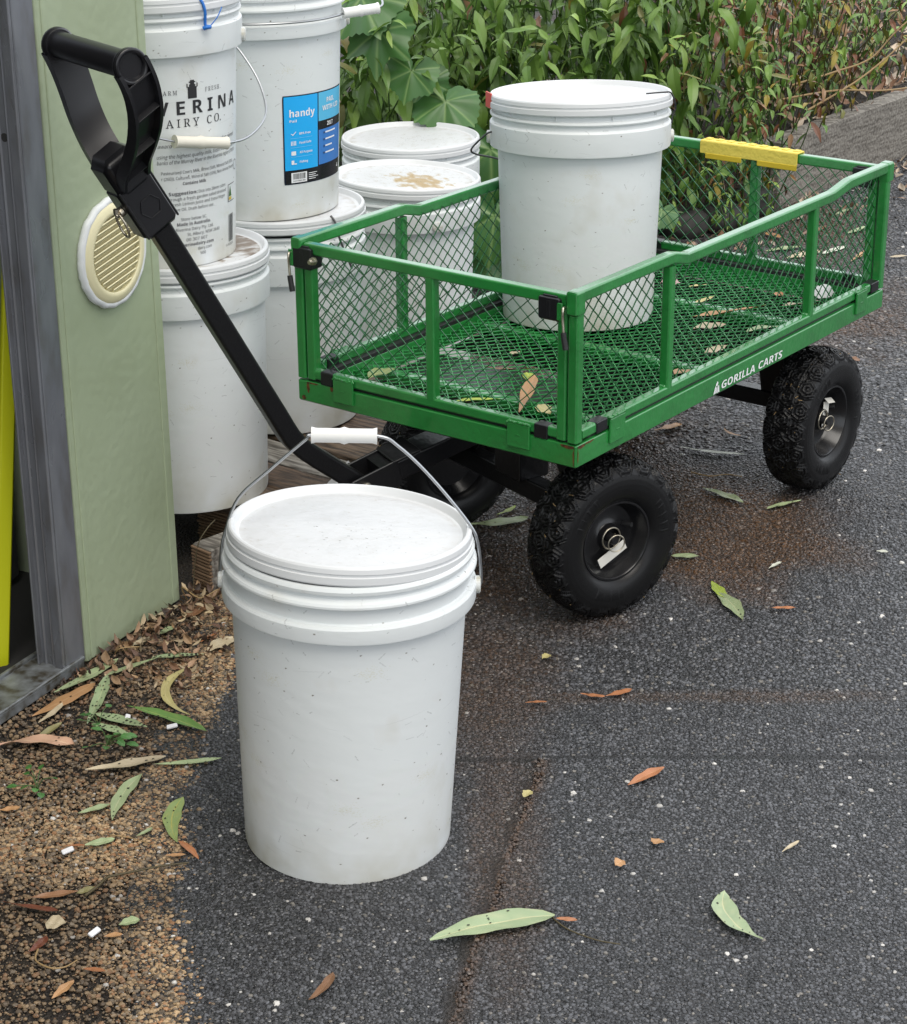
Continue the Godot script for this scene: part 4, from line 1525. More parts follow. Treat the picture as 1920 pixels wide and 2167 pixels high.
func tyre_mesh() -> ArrayMesh:
	# axis z; outer face at +z
	var Ro := 0.1262
	var tw := 0.084
	var prof := []
	# section from the outer bead over the tread to the inner bead: (radius, z, tread share)
	var raw := [[0.0625, 0.026, 0.0], [0.066, 0.0335, 0.0], [0.074, 0.0395, 0.0], [0.084, 0.0418, 0.0], [0.094, 0.0420, 0.0], [0.102, 0.0412, 0.05], [0.1095, 0.0395, 0.5], [0.1155, 0.0365, 1.0], [0.1205, 0.0315, 1.0], [0.1238, 0.0240, 1.0], [0.1255, 0.0140, 1.0], [0.1262, 0.0, 1.0]]
	for e in raw:
		prof.append(Vector3(e[0], e[1], e[2]))
	for k in range(raw.size() - 2, -1, -1):
		prof.append(Vector3(raw[k][0], -raw[k][1], raw[k][2]))
	# resample finely
	var P := []
	for i in prof.size() - 1:
		var a: Vector3 = prof[i]
		var b: Vector3 = prof[i + 1]
		var n := maxi(1, int(Vector2(a.x - b.x, a.y - b.y).length() / (0.0013 if a.z + b.z > 0.0 else 0.004)))
		for k in n:
			P.append(a.lerp(b, float(k) / n))
	P.append(prof[prof.size() - 1])
	# arc length from the middle, for the tread pattern
	var arc := []
	var acc := 0.0
	for i in P.size():
		if i > 0:
			acc += Vector2(P[i].x - P[i - 1].x, P[i].y - P[i - 1].y).length()
		arc.append(acc)
	var mid := acc * 0.5
	var seg := 540
	var pitch := TAU * Ro / 19.0
	var vs := PackedVector3Array()
	var ix := PackedInt32Array()
	var m := P.size()
	for j in seg:
		var a := TAU * j / seg
		for i in m:
			var p: Vector3 = P[i]
			var h := 0.0
			if p.z > 0.0:
				var u := a * Ro
				var v: float = arc[i] - mid
				# nested hexagonal blocks in three rows
				var best := 1e9
				for row in [-1, 0, 1]:
					var cv: float = row * 0.0300
					var sh := 0.5 * pitch if row == 0 else 0.0
					var du := fposmod(u + sh, pitch) - pitch * 0.5
					var dv := v - cv
					var hx := maxf(absf(dv) * 1.05, absf(du) * 0.9 + absf(dv) * 0.5)
					best = minf(best, hx)
				var f := fposmod(best / 0.0063 + 0.22, 1.0)
				var groove := smoothstep(0.56, 0.64, f) * (1.0 - smoothstep(0.92, 1.0, f))
				if best < 0.0030 or fposmod(a * 57.0 + v * 400.0, 6.0) < 0.9:
					groove = 0.0
				h = 0.0036 * (1.0 - groove) - 0.001
				if best > 0.0185:
					h = -0.001
				h *= p.z
			var r: float = p.x + h * clampf((p.x - 0.095) / 0.02, 0.0, 1.0)
			var z: float = p.y + (h * 0.5 * signf(p.y) if p.x < 0.122 else 0.0)
			if p.z == 0.0 and absf(p.x - 0.088) < 0.006:
				z += 0.0008 * signf(p.y) * (1.0 if fposmod(a * 40.0, 1.0) < 0.6 and fposmod(a / TAU * 3.0, 1.0) < 0.3 else 0.0)
			vs.append(Vector3(cos(a) * r, sin(a) * r, z))
	for j in seg:
		var k := (j + 1) % seg
		for i in m - 1:
			ix.append_array(PackedInt32Array([j * m + i, j * m + i + 1, k * m + i + 1, j * m + i, k * m + i + 1, k * m + i]))
	var ns := PackedVector3Array()
	ns.resize(vs.size())
	for t in range(0, ix.size(), 3):
		var c := (vs[ix[t + 2]] - vs[ix[t]]).cross(vs[ix[t + 1]] - vs[ix[t]])
		for e in 3:
			ns[ix[t + e]] += c
	var flip := false
	if ns[m / 2].dot(vs[m / 2]) < 0.0:
		flip = true
	for i in ns.size():
		ns[i] = ns[i].normalized() * (-1.0 if flip else 1.0)
	if flip:
		for t in range(0, ix.size(), 3):
			var q := ix[t + 1]
			ix[t + 1] = ix[t + 2]
			ix[t + 2] = q
	var arr := []
	arr.resize(Mesh.ARRAY_MAX)
	arr[Mesh.ARRAY_VERTEX] = vs
	arr[Mesh.ARRAY_NORMAL] = ns
	arr[Mesh.ARRAY_INDEX] = ix
	var am := ArrayMesh.new()
	am.add_surface_from_arrays(Mesh.PRIMITIVE_TRIANGLES, arr)
	return am

func build_cart() -> void:
	var yaw := deg_to_rad(53.24)
	var xf := Transform3D(Basis(Vector3.UP, yaw), V(0.1765, 0, 2.8126))
	var o := thing("garden_cart", "green steel mesh garden cart with black pull handle and four air tyres", "cart", xf)
	var Ln := 0.9925
	var W := 0.525
	# --- tray frame
	var s := S()
	var bw := 0.028
	bx(s, T(C(bw / 2, 0.3227, W / 2)), Vector3(bw, 0.0355, W), 0.003)
	put("frame_beam", s.commit(), M.green, o)
	s = S()
	bx(s, T(C(Ln - bw / 2, 0.3227, W / 2)), Vector3(bw, 0.0355, W), 0.003)
	put("frame_beam", s.commit(), M.green, o)
	s = S()
	bx(s, T(C(Ln / 2, 0.3227, bw / 2)), Vector3(Ln - 0.0005, 0.0352, bw + 0.0006), 0.003)
	var side_beam := put("frame_beam", s.commit(), M.green, o)
	s = S()
	bx(s, T(C(Ln / 2, 0.3227, W - bw / 2)), Vector3(Ln - 0.0005, 0.0352, bw + 0.0006), 0.003)
	put("frame_beam", s.commit(), M.green, o)
	for t in [0.15, 0.45, 0.76]:
		s = S()
		bx(s, T(C(t, 0.3190, W / 2)), Vector3(0.022, 0.016, W - 0.05), 0.003)
		put("cross_member", s.commit(), M.green, o)
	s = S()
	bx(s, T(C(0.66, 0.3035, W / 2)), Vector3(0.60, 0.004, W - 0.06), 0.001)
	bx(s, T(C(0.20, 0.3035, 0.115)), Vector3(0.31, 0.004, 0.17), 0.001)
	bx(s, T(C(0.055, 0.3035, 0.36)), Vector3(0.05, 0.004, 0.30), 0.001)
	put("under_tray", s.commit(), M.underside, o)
	var fl := put("floor_mesh", wire_mesh(C(0.024, 0.3300, 0.022), Vector3(1, 0, 0), Vector3(0, 0, -1), Ln - 0.048, W - 0.044, 0.00075, 0.0012), M.greenmesh, o)
	stuff(fl)
	# rust bleeding from the joints
	for e in [[0.012, 0.3375, 0.010, 0.0035, 0], [0.034, 0.3385, 0.012, 0.0022, 0], [0.003, 0.324, 0.0022, 0.010, 0], [0.014, 0.3375, 0.013, 0.0038, 1], [0.003, 0.322, 0.0028, 0.013, 1], [0.503, 0.331, 0.0030, 0.010, 1], [0.492, 0.3385, 0.010, 0.002, 1], [0.455, 0.3370, 0.0035, 0.0055, 1], [0.512, 0.3120, 0.004, 0.004, 1]]:
		s = S()
		var bp := []
		for k in 18:
			var a := TAU * k / 18.0
			var rr := 1.0 + 0.5 * fn.get_noise_2d(cos(a) * 200.0 + e[0] * 9000.0, sin(a) * 200.0 + e[1] * 9000.0)
			var u: float = e[0] + cos(a) * e[2] * rr
			var y := minf(e[1] + sin(a) * e[3] * rr, 0.3392)
			bp.append(Vector3(maxf(u, 0.0032), y, 0.0007) if e[4] == 0 else Vector3(-0.0004, y, -maxf(u, 0.0032)))
		var nn := Vector3(0, 0, 1) if e[4] == 0 else Vector3(-1, 0, 0)
		for k in 16:
			qn(s, [bp[0], bp[k + 1], bp[k + 2]], [nn, nn, nn])
		put("rust_patch", s.commit(), M.rust, side_beam)
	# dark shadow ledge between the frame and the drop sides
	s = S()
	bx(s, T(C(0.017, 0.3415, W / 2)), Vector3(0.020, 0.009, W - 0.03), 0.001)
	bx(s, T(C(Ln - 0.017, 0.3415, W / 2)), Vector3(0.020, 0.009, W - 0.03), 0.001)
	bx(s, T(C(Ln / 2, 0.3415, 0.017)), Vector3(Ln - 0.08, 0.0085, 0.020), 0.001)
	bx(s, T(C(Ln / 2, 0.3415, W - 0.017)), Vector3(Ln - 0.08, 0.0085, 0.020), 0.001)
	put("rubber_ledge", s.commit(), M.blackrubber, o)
	# lettering on the near beam
	var bold := SystemFont.new()
	bold.font_names = PackedStringArray(["Droid Sans"])
	bold.font_weight = 700
	var flat := func(x, y): return [Vector3(x, y, 0.00105), Vector3(0, 0, 1)]
	s = S()
	lettering(s, "GORILLA", bold, flat, 0.4150, 0.5235, 0.3120, 0.0123, 0.16)
	lettering(s, "CARTS", bold, flat, 0.5345, 0.6145, 0.3120, 0.0123, 0.16)
	# the small emblem before it
	for q in [[[0.3905, 0.3095], [0.3950, 0.3095], [0.3985, 0.3185], [0.3965, 0.3230]], [[0.3962, 0.3095], [0.4000, 0.3095], [0.4012, 0.3190], [0.3995, 0.3195]], [[0.4010, 0.3095], [0.4040, 0.3095], [0.4030, 0.3190], [0.4020, 0.3200]], [[0.4052, 0.3095], [0.4092, 0.3095], [0.4075, 0.3215], [0.4040, 0.3195]], [[0.3990, 0.3205], [0.4030, 0.3212], [0.4050, 0.3262], [0.4015, 0.3290]], [[0.3972, 0.3235], [0.3992, 0.3215], [0.4012, 0.3275], [0.3995, 0.3265]]]:
		var P := []
		for e in q:
			P.append(Vector3(e[0], e[1], 0.00105))
		qn(s, P, [Vector3(0, 0, 1), Vector3(0, 0, 1), Vector3(0, 0, 1), Vector3(0, 0, 1)])
	put("lettering", s.commit(), M.print_white, side_beam)
	# --- the four wire sides
	var Z := Vector3(0, 0, 1)
	var X := Vector3(1, 0, 0)
	for sg in 2:
		var sc: float = 0.0088 if sg == 0 else W - 0.0088
		var p := node("side_panel", o)
		s = S()
		rail(s, [C(-0.004, 0.560, sc), C(0.245, 0.560, sc), C(0.262, 0.5597, sc), C(0.300, 0.5503, sc), C(0.318, 0.550, sc), C(0.760, 0.550, sc), C(0.778, 0.5503, sc), C(0.835, 0.5597, sc), C(0.850, 0.560, sc), C(Ln + 0.004, 0.560, sc)], Z)
		put("top_rail", s.commit(), M.green, p)
		s = S()
		rail(s, [C(0.018, 0.3525, sc), C(Ln - 0.018, 0.3525, sc)], Z, 0.0155)
		put("bottom_rail", s.commit(), M.green, p)
		for t in [0.0085, 0.2585, 0.7180, Ln - 0.0085]:
			s = S()
			var low := 0.3435 if t < 0.02 or t > 0.9 else 0.358
			post(s, C(t, low, sc), C(t, 0.553 if t < 0.02 or t > 0.9 else 0.548, sc), 0.0170 if t < 0.02 or t > 0.9 else 0.0160)
			if low > 0.35:
				for q in [-1.0, 1.0]:
					bx(s, Transform3D(Basis(Vector3(0, 0, 1), 0.7), C(t + 0.009 * q, 0.3605, sc)), Vector3(0.006, 0.006, 0.011), 0.002)
			put("post", s.commit(), M.green, p)
		s = S()
		for t in [0.006, Ln - 0.006]:
			bx(s, T(C(t, 0.5515, sc)), Vector3(0.0235, 0.036, 0.0215), 0.004)
		put("corner_cap", s.commit(), M.green, p)
		var si := 0.0195 if sg == 0 else W - 0.0195
		stuff(put("wire_mesh", wire_mesh(C(0.016, 0.357, si), X, Vector3.UP, Ln - 0.032, 0.196, 0.0008), M.greenwire, p))
		for t in [[0.1055, 0.041], [0.899, 0.040]]:
			s = S()
			var zz := 0.0022 if sg == 0 else -(W + 0.0022)
			bx(s, T(Vector3(t[0], 0.3385, zz)), Vector3(t[1], 0.0385, 0.0044), 0.0015)
			bx(s, T(Vector3(t[0], 0.3590, zz - (0.006 if sg == 0 else -0.006))), Vector3(t[1] - 0.002, 0.0042, 0.016), 0.0015)
			for q in 5:
				bx(s, Transform3D(Basis.from_euler(Vector3(R(-1, 1), R(-1, 1), R(-1, 1))), Vector3(t[0] - t[1] * 0.45 + t[1] * 0.225 * q, 0.3600, zz - (0.001 if sg == 0 else -0.001))), Vector3(0.007, 0.0032, 0.005), 0.001)
			bx(s, T(Vector3(t[0] - 0.001, 0.3385, zz + (0.0024 if sg == 0 else -0.0024))), Vector3(0.008, 0.0012, 0.0008), 0.0002)
			put("hook_tab", s.commit(), M.green, p)
		for t in [0.068, 0.955]:
			s = S()
			bx(s, T(C(t, 0.3520, sc)), Vector3(0.030, 0.0185, 0.0195), 0.002)
			put("rubber_clip", s.commit(), M.blackplastic, p)
	for eg in 2:
		var tc: float = 0.0088 if eg == 0 else Ln - 0.0088
		var p := node("end_panel", o)
		s = S()
		sweep(s, [C(tc, 0.5535, 0.0215), C(tc, 0.5535, W - 0.0215)], X, round_poly(0.0175, 0.0175, 0.0035))
		put("top_rail", s.commit(), M.green, p)
		s = S()
		sweep(s, [C(tc, 0.3525, 0.034), C(tc, 0.3525, W - 0.034)], X, round_poly(0.0155, 0.0155, 0.0035))
		put("bottom_rail", s.commit(), M.green, p)
		for q in [0.0282, 0.2635, W - 0.0282]:
			s = S()
			var md: bool = absf(q - 0.2635) < 0.01
			post(s, C(tc, 0.358 if md else 0.3445, q), C(tc, 0.548, q), 0.0165)
			if md:
				for e in [-1.0, 1.0]:
					bx(s, Transform3D(Basis(Vector3(1, 0, 0), 0.7), C(tc, 0.3600, q + 0.009 * e)), Vector3(0.011, 0.006, 0.006), 0.002)
			else:
				var inner: float = 1.0 if q < 0.2 else -1.0
				bx(s, Transform3D(Basis(Vector3(1, 0, 0), 0.7 * inner), C(tc, 0.3505, q + 0.0105 * inner)), Vector3(0.015, 0.005, 0.020), 0.002)
			put("post", s.commit(), M.green, p)
		var ti := 0.0195 if eg == 0 else Ln - 0.0195
		stuff(put("wire_mesh", wire_mesh(C(ti, 0.357, 0.034), Vector3(0, 0, -1), Vector3.UP, W - 0.068, 0.192, 0.0008), M.greenwire, p))
		for q in [0.430, 0.0995]:
			s = S()
			var xx := -0.0022 if eg == 0 else Ln + 0.0022
			bx(s, T(Vector3(xx, 0.3360, -q)), Vector3(0.0044, 0.0370, 0.0400), 0.0015)
			bx(s, T(Vector3(xx + (0.006 if eg == 0 else -0.006), 0.3555, -q)), Vector3(0.016, 0.0042, 0.038), 0.0015)
			for k in 5:
				bx(s, Transform3D(Basis.from_euler(Vector3(R(-1, 1), R(-1, 1), R(-1, 1))), Vector3(xx, 0.3560, -q - 0.018 + 0.009 * k)), Vector3(0.005, 0.0032, 0.007), 0.001)
			bx(s, T(Vector3(xx - (0.0024 if eg == 0 else -0.0024), 0.338, -q)), Vector3(0.0008, 0.0012, 0.008), 0.0002)
			put("hook_tab", s.commit(), M.green, p)
		for q in [0.4655, 0.0622]:
			s = S()
			bx(s, T(C(tc, 0.3500, q)), Vector3(0.0195, 0.022, 0.0245), 0.002)
			put("rubber_clip", s.commit(), M.blackplastic, p)
		# latch blocks with bolt, eye and dangling pin
		for q in [0.0470, W - 0.0215]:
			s = S()
			bx(s, T(C(tc, 0.5390, q)), Vector3(0.0300, 0.0340, 0.0380), 0.003)
			bx(s, T(C(tc, 0.5555, q)), Vector3(0.0230, 0.0060, 0.0250), 0.0015)
			bx(s, T(C(tc, 0.5395, q)), Vector3(0.0312, 0.0240, 0.0070), 0.001)
			var bl := put("latch_block", s.commit(), M.blackplastic, p)
			var out := -1.0 if eg == 0 else 1.0
			if q > 0.2:
				s = S()
				lathe(s, [Vector2(0.0065, 0), Vector2(0.0065, 0.003), Vector2(0.0058, 0.0035), Vector2(0.0058, 0.0075), Vector2(0.004, 0.0085), Vector2(0.0036, 0.0125), Vector2(0, 0.013)], 6, Transform3D(Basis(Vector3(0, 0, 1), PI / 2 if eg == 0 else -PI / 2), C(tc + out * 0.0145, 0.5395, q - 0.026)), 0.42, 0.9)
				put("bolt", s.commit(), M.zinc, bl)
			s = S()
			var qs: float = q - 0.0265 if q < 0.2 else q + 0.0225
			bx(s, T(C(tc + out * 0.014, 0.5375, qs + (0.0075 if q < 0.2 else -0.001))), Vector3(0.003, 0.026, 0.0095), 0.001)
			put("eye_plate", s.commit(), M.green, bl)
			s = S()
			tube(s, smooth_path([C(tc + out * 0.012, 0.5440, qs), C(tc + out * 0.018, 0.5450, qs - 0.001), C(tc + out * 0.0205, 0.5400, qs - 0.002), C(tc + out * 0.0195, 0.5280, qs - 0.0015), C(tc + out * 0.0200, 0.5140, qs - 0.003), C(tc + out * 0.0200, 0.5060, qs - 0.0035)], 4), 0.0021, 8)
			var pn := put("latch_pin", s.commit(), M.zinc, bl)
			s = S()
			tube(s, [C(tc + out * 0.0200, 0.5105, qs - 0.003), C(tc + out * 0.0205, 0.5045, qs - 0.0042), C(tc + out * 0.0212, 0.4900, qs - 0.0075), C(tc + out * 0.0214, 0.4865, qs - 0.0082)], 0.0043, 10)
			put("latch_grip", s.commit(), M.blackrubber, p)
	# yellow sleeve on the rear rail
	s = S()
	var yt := Ln - 0.0088
	bx(s, T(C(yt, 0.5640, 0.2745)), Vector3(0.026, 0.0030, 0.2000), 0.001)
	bx(s, T(C(yt - 0.0125, 0.5530, 0.2745)), Vector3(0.0028, 0.0230, 0.2000), 0.001)
	bx(s, T(C(yt + 0.0125, 0.5530, 0.2745)), Vector3(0.0028, 0.0230, 0.2000), 0.001)
	for k in 9:
		bx(s, T(C(yt + 0.004, 0.5660, 0.1845 + 0.0225 * k)), Vector3(0.014, 0.0022, 0.012), 0.001)
	put("yellow_sleeve", s.commit(), M.yellow, o)
	s = S()
	bx(s, T(C(yt - 0.0135, 0.5380, 0.325)), Vector3(0.003, 0.010, 0.075), 0.001)
	bx(s, T(C(yt - 0.0135, 0.5380, 0.215)), Vector3(0.003, 0.010, 0.080), 0.001)
	put("yellow_sleeve", s.commit(), M.yellow2, o)
	# --- running gear
	s = S()
	bx(s, T(C(0.8434, 0.150, W / 2)), Vector3(0.03, 0.03, W - 0.10), 0.003)
	for q in [0.125, W - 0.125]:
		bar(s, C(0.800, 0.302, q), C(0.838, 0.150, q), 0.05, 0.005, X, 0.001)
		bar(s, C(0.900, 0.302, q), C(0.850, 0.150, q), 0.05, 0.005, X, 0.001)
	put("rear_axle", s.commit(), M.blacksteel, o)
	var st := deg_to_rad(-18.54)
	var ft := Transform3D(Basis(Vector3.UP, st), C(0.2415, 0, W / 2))
	s = S()
	bx(s, ft * T(Vector3(0, 0.150, 0)), Vector3(0.03, 0.034, W - 0.11), 0.003)
	bx(s, ft * T(Vector3(0, 0.215, 0)), Vector3(0.06, 0.10, 0.07), 0.003)
	bx(s, ft * T(Vector3(0, 0.285, 0)), Vector3(0.14, 0.012, 0.14), 0.003)
	for q in [-0.15, 0.15]:
		bar(s, ft * Vector3(0.0, 0.160, q), ft * Vector3(0.0, 0.275, q * 0.45), 0.032, 0.006, ft.basis * X, 0.001)
	bx(s, T(C(0.2415, 0.298, W / 2)), Vector3(0.16, 0.012, W - 0.06), 0.002)
	put("front_axle", s.commit(), M.blacksteel, o)
	var tm := tyre_mesh()
	var wheels := [[C(0.8434, 0.1295, 0.048), 0.0, 1.0, 1.9], [C(0.8434, 0.1295, W - 0.048), PI, 1.0, 0.4], [ft * Vector3(0, 0.1295, 0.2135), st, 1.0, 0.0], [ft * Vector3(0, 0.1295, -0.2135), st + PI, 1.0, 2.6]]
	for wi in 4:
		var e: Array = wheels[wi]
		var w := node("wheel", o, Transform3D(Basis(Vector3.UP, e[1]), e[0]))
		put("tyre", tm, M.tyre, w, Transform3D(Basis(Vector3(0, 0, 1), e[3]), Vector3.ZERO))
		s = S()
		var toz := Transform3D(Basis(Vector3(1, 0, 0), PI / 2), Vector3.ZERO)
		lathe(s, [Vector2(0.066, 0.024), Vector2(0.0665, 0.031), Vector2(0.0645, 0.0335), Vector2(0.0615, 0.0335), Vector2(0.0600, 0.0315), Vector2(0.0590, 0.026), Vector2(0.0550, 0.020), Vector2(0.0530, 0.010), Vector2(0.0500, 0.0055), Vector2(0.0400, 0.0040), Vector2(0.0300, 0.0060), Vector2(0.0220, 0.0075), Vector2(0.0195, 0.0100), Vector2(0.0190, 0.0180), Vector2(0.0160, 0.0185), Vector2(0.0155, 0.0090), Vector2(0.0, 0.0090)], 64, toz)
		lathe(s, [Vector2(0.0, -0.012), Vector2(0.05, -0.012), Vector2(0.066, -0.03)], 48, toz)
		var rim := put("rim", s.commit(), M.rim, w)
		s = S()
		lathe(s, [Vector2(0.0078, 0.002), Vector2(0.0078, 0.0285), Vector2(0.0066, 0.0300), Vector2(0, 0.0300)], 20, toz)
		put("axle_end", s.commit(), M.blacksteel, w)
		s = S()
		tube(s, [Vector3(0.034, 0.012, 0.005), Vector3(0.036, 0.013, 0.012), Vector3(0.039, 0.014, 0.0205)], 0.0042, 10)
		put("valve", s.commit(), M.blackrubber, w)
		# split ring and washer
		s = S()
		var rg := []
		var rg2 := []
		for k in 28:
			var a := TAU * k / 28.0
			rg.append(Vector3(0.0010 + cos(a) * 0.0135, -0.0050 + sin(a) * 0.0135, 0.0305 + 0.003 * cos(a)))
			rg2.append(Vector3(cos(a) * 0.0172, sin(a) * 0.0172, 0.0190))
		tube(s, rg, 0.0011, 7, true)
		tube(s, rg2, 0.0013, 7, true)
		tube(s, [Vector3(0.001, 0.010, 0.026), Vector3(0.001, -0.011, 0.026)], 0.0015, 7)
		put("lynch_pin", s.commit(), M.zinc, w)
		if wi == 2:
			s = S()
			bx(s, Transform3D(Basis(Vector3(0, 0, 1), 0.42), Vector3(0.007, -0.0300, 0.0135)), Vector3(0.056, 0.0175, 0.0012), 0.0005)
			put("paper_tag", s.commit(), M.tag, w)
		elif wi == 0:
			s = S()
			bx(s, Transform3D(Basis(Vector3(0, 0, 1), 1.50), Vector3(0.016, 0.006, 0.0150)), Vector3(0.046, 0.0210, 0.0012), 0.0005)
			bx(s, Transform3D(Basis(Vector3(0, 0, 1), -0.2) * Basis(Vector3(1, 0, 0), -0.9), Vector3(0.022, 0.0300, 0.0190)), Vector3(0.026, 0.012, 0.0012), 0.0005)
			put("paper_tag", s.commit(), M.tag, w)
		# straw and bark bits caught in the tread
		s = S()
		var r2 := RandomNumberGenerator.new()
		r2.seed = 60 + wi
		for k in 60:
			var a := r2.randf_range(0, TAU)
			var z := r2.randf_range(-0.034, 0.036)
			var r := 0.1272 - absf(z) * 0.13 if absf(z) < 0.026 else 0.1215
			var c := Vector3(cos(a) * r, sin(a) * r, z)
			var dd := Vector3(-sin(a) * r2.randf_range(-1, 1), cos(a) * r2.randf_range(-1, 1), r2.randf_range(-1, 1)).normalized() * r2.randf_range(0.002, 0.007)
			bar(s, c - dd, c + dd, r2.randf_range(0.0007, 0.0018), 0.0008, Vector3(cos(a), sin(a), 0), 0.0)
		put("caught_straw", s.commit(), M.stemtan, w)
	# --- tongue and pull handle, in the plane of the steered front axle
	var inv := xf.affine_inverse()
	var f := Vector3(-0.822, 0, 0.569)
	var up := (Vector3.UP + Vector3(0.5691, 0, 0.8223) * 0.14).normalized()
	var hz := f.cross(up).normalized()
	var hx := Transform3D(Basis(f, up, hz), V(0.114, 0.2232, 3.162))
	var hf := inv * hx
	s = S()
	sweep(s, [Vector3(0.02, 0.062, 0), Vector3(0.285, 0.006, 0)], Vector3(0, 0, 1), round_poly(0.044, 0.036, 0.003))
	for z in [-0.0225, 0.0225]:
		bx(s, Transform3D(Basis(Vector3(0, 0, 1), -0.25), Vector3(0.296, 0.002, z)), Vector3(0.085, 0.048, 0.005), 0.002)
	bx(s, Transform3D(Basis(Vector3(0, 0, 1), -0.21), Vector3(0.245, 0.037, 0)), Vector3(0.05, 0.005, 0.052), 0.0015)
	put("tongue", s.commit(), M.blacksteel, o, hf)
	var ph := node("pull_handle", o, hf)
	s = S()
	var path := [Vector3(0.300, -0.018, 0), Vector3(0.3170, -0.002, 0), Vector3(0.395, 0.060, 0)]
	for e in [[0.418, 0.0795], [0.432, 0.0935], [0.444, 0.1085], [0.4545, 0.1255], [0.4640, 0.1420]]:
		path.append(Vector3(e[0], e[1], 0))
	path.append(Vector3(0.690, 0.5180, 0))
	sweep(s, path, Vector3(0, 0, 1), round_poly(0.030, 0.030, 0.005))
	put("tube", s.commit(), M.handlesteel, ph)
	s = S()
	lathe(s, [Vector2(0.0085, 0.0), Vector2(0.0085, 0.002), Vector2(0.0070, 0.0025), Vector2(0.0070, 0.0065), Vector2(0.0048, 0.0078), Vector2(0.0048, 0.0115), Vector2(0.003, 0.0125), Vector2(0.0, 0.0125)], 20, Transform3D(Basis(Vector3(1, 0, 0), -PI / 2), Vector3(0.317, 0.001, -0.0250)))
	put("pivot_bolt", s.commit(), M.zinc, ph)
	# grip: socket, two arms and the bar across
	var du := Vector3(0.509, 0.861, 0)
	var su := Vector3(0.6795, (0.7168 - 0.2232) * 1.0098, 0)
	# the grip itself stands square to the ground across its bar, though the tube leans a little
	var gd := (f * 0.509 + Vector3.UP * 0.861).normalized()
	var gz := Vector3(0.5800, 0, 0.8146)
	gz = (gz - gd * gz.dot(gd)).normalized()
	var gx := hx.affine_inverse() * Transform3D(Basis(gd.cross(gz).normalized(), gd, gz), hx * su)
	var bm := gx.affine_inverse() * hx.affine_inverse() * V(-0.449, 0.930, 2.65)
	# local: y along the handle, z towards the near side, x across
	s = S()
	bx(s, gx * T(Vector3(0, 0.010, 0)), Vector3(0.058, 0.086, 0.046), 0.008)
	bx(s, gx * T(Vector3(0, 0.066, 0)), Vector3(0.055, 0.06, 0.060), 0.012)
	for k in 6:
		var a := TAU * k / 6.0
		var b := TAU * (k + 1) / 6.0
		bar(s, gx * Vector3(cos(a) * 0.016, 0.008 + sin(a) * 0.016, 0.0235), gx * Vector3(cos(b) * 0.016, 0.008 + sin(b) * 0.016, 0.0235), 0.0016, 0.0016, gx.basis.z, 0.0004)
	bar(s, gx * Vector3(0.026, -0.028, 0.0220), gx * Vector3(0.026, 0.05, 0.0225), 0.003, 0.003, gx.basis.z, 0.001)
	bar(s, gx * Vector3(-0.026, -0.028, 0.0220), gx * Vector3(-0.026, 0.05, 0.0225), 0.003, 0.003, gx.basis.z, 0.001)
	put("grip_socket", s.commit(), M.blackplastic, ph)
	for sg in [-1.0, 1.0]:
		s = S()
		var arm := []
		for e in [[0.060, 0.017], [0.085, 0.034], [0.112, 0.058], [0.142, 0.079], [0.172, 0.0910], [0.200, 0.0965], [0.222, 0.0975], [0.236, 0.097]]:
			# the grip leans back a little from the line of the tube
			var y: float = e[0]
			arm.append(gx * Vector3(bm.x * smoothstep(0.05, 0.24, y), y * bm.y / 0.236, sg * e[1] + bm.z * smoothstep(0.03, 0.2, y)))
		var sm := smooth_path(arm, 3)
		var fr := frames(sm)
		var xdir: Vector3 = gx.basis.x
		for i in sm.size() - 1:
			# web and two flanges, open to the outside
			for q in [[0.0, 0.0, 0.046, 0.0055], [0.0205, 0.0065, 0.005, 0.014], [-0.0205, 0.0065, 0.005, 0.014]]:
				var P := []
				var ots := []
				for j in 2:
					var c: Vector3 = sm[i + j]
					var dd: Vector3 = fr[i + j][2]
					var ot := (dd.cross(xdir)).normalized()
					if ot.dot(gx.basis.z * sg) < 0.0:
						ot = -ot
					ots.append(ot)
					for h in [[-0.5, -0.5], [0.5, -0.5], [0.5, 0.5], [-0.5, 0.5]]:
						P.append(c + xdir * (q[0] + h[0] * q[2]) + ot * (q[1] + h[1] * q[3]))
				for h in 4:
					var k2 := (h + 1) % 4
					var cc: Vector3 = (P[0] + P[1] + P[2] + P[3] + P[4] + P[5] + P[6] + P[7]) / 8.0
					var fc: Vector3 = (P[h] + P[k2] + P[4 + h] + P[4 + k2]) / 4.0
					var nn: Vector3 = ((P[k2] - P[h]).cross(P[4 + h] - P[h])).normalized()
					if nn.dot(fc - cc) < 0.0:
						nn = -nn
					var n0 := nn
					var n1 := nn
					if h % 2 == 0:
						n0 = ots[0] * signf(ots[0].dot(nn))
						n1 = ots[1] * signf(ots[1].dot(nn))
					qn(s, [P[h], P[k2], P[4 + k2], P[4 + h]], [n0, n0, n1, n1])
			# cross ribs
			if i % 5 == 2:
				var c: Vector3 = sm[i]
				var dd: Vector3 = fr[i][2]
				var ot := (dd.cross(xdir)).normalized()
				if ot.dot(gx.basis.z * sg) < 0.0:
					ot = -ot
				bx(s, Transform3D(Basis(xdir, ot, xdir.cross(ot)), c + ot * 0.007), Vector3(0.038, 0.010, 0.0022), 0.0004)
		put("grip_arm", s.commit(), M.blackplastic, ph)
	s = S()
	var bc := bm
	tube(s, [gx * (bc + Vector3(0, 0, -0.106)), gx * (bc + Vector3(0, 0, -0.100)), gx * (bc + Vector3(0, 0, 0.096))], 0.0175, 24)
	put("grip_bar", s.commit(), M.blackplastic, ph)
	s = S()
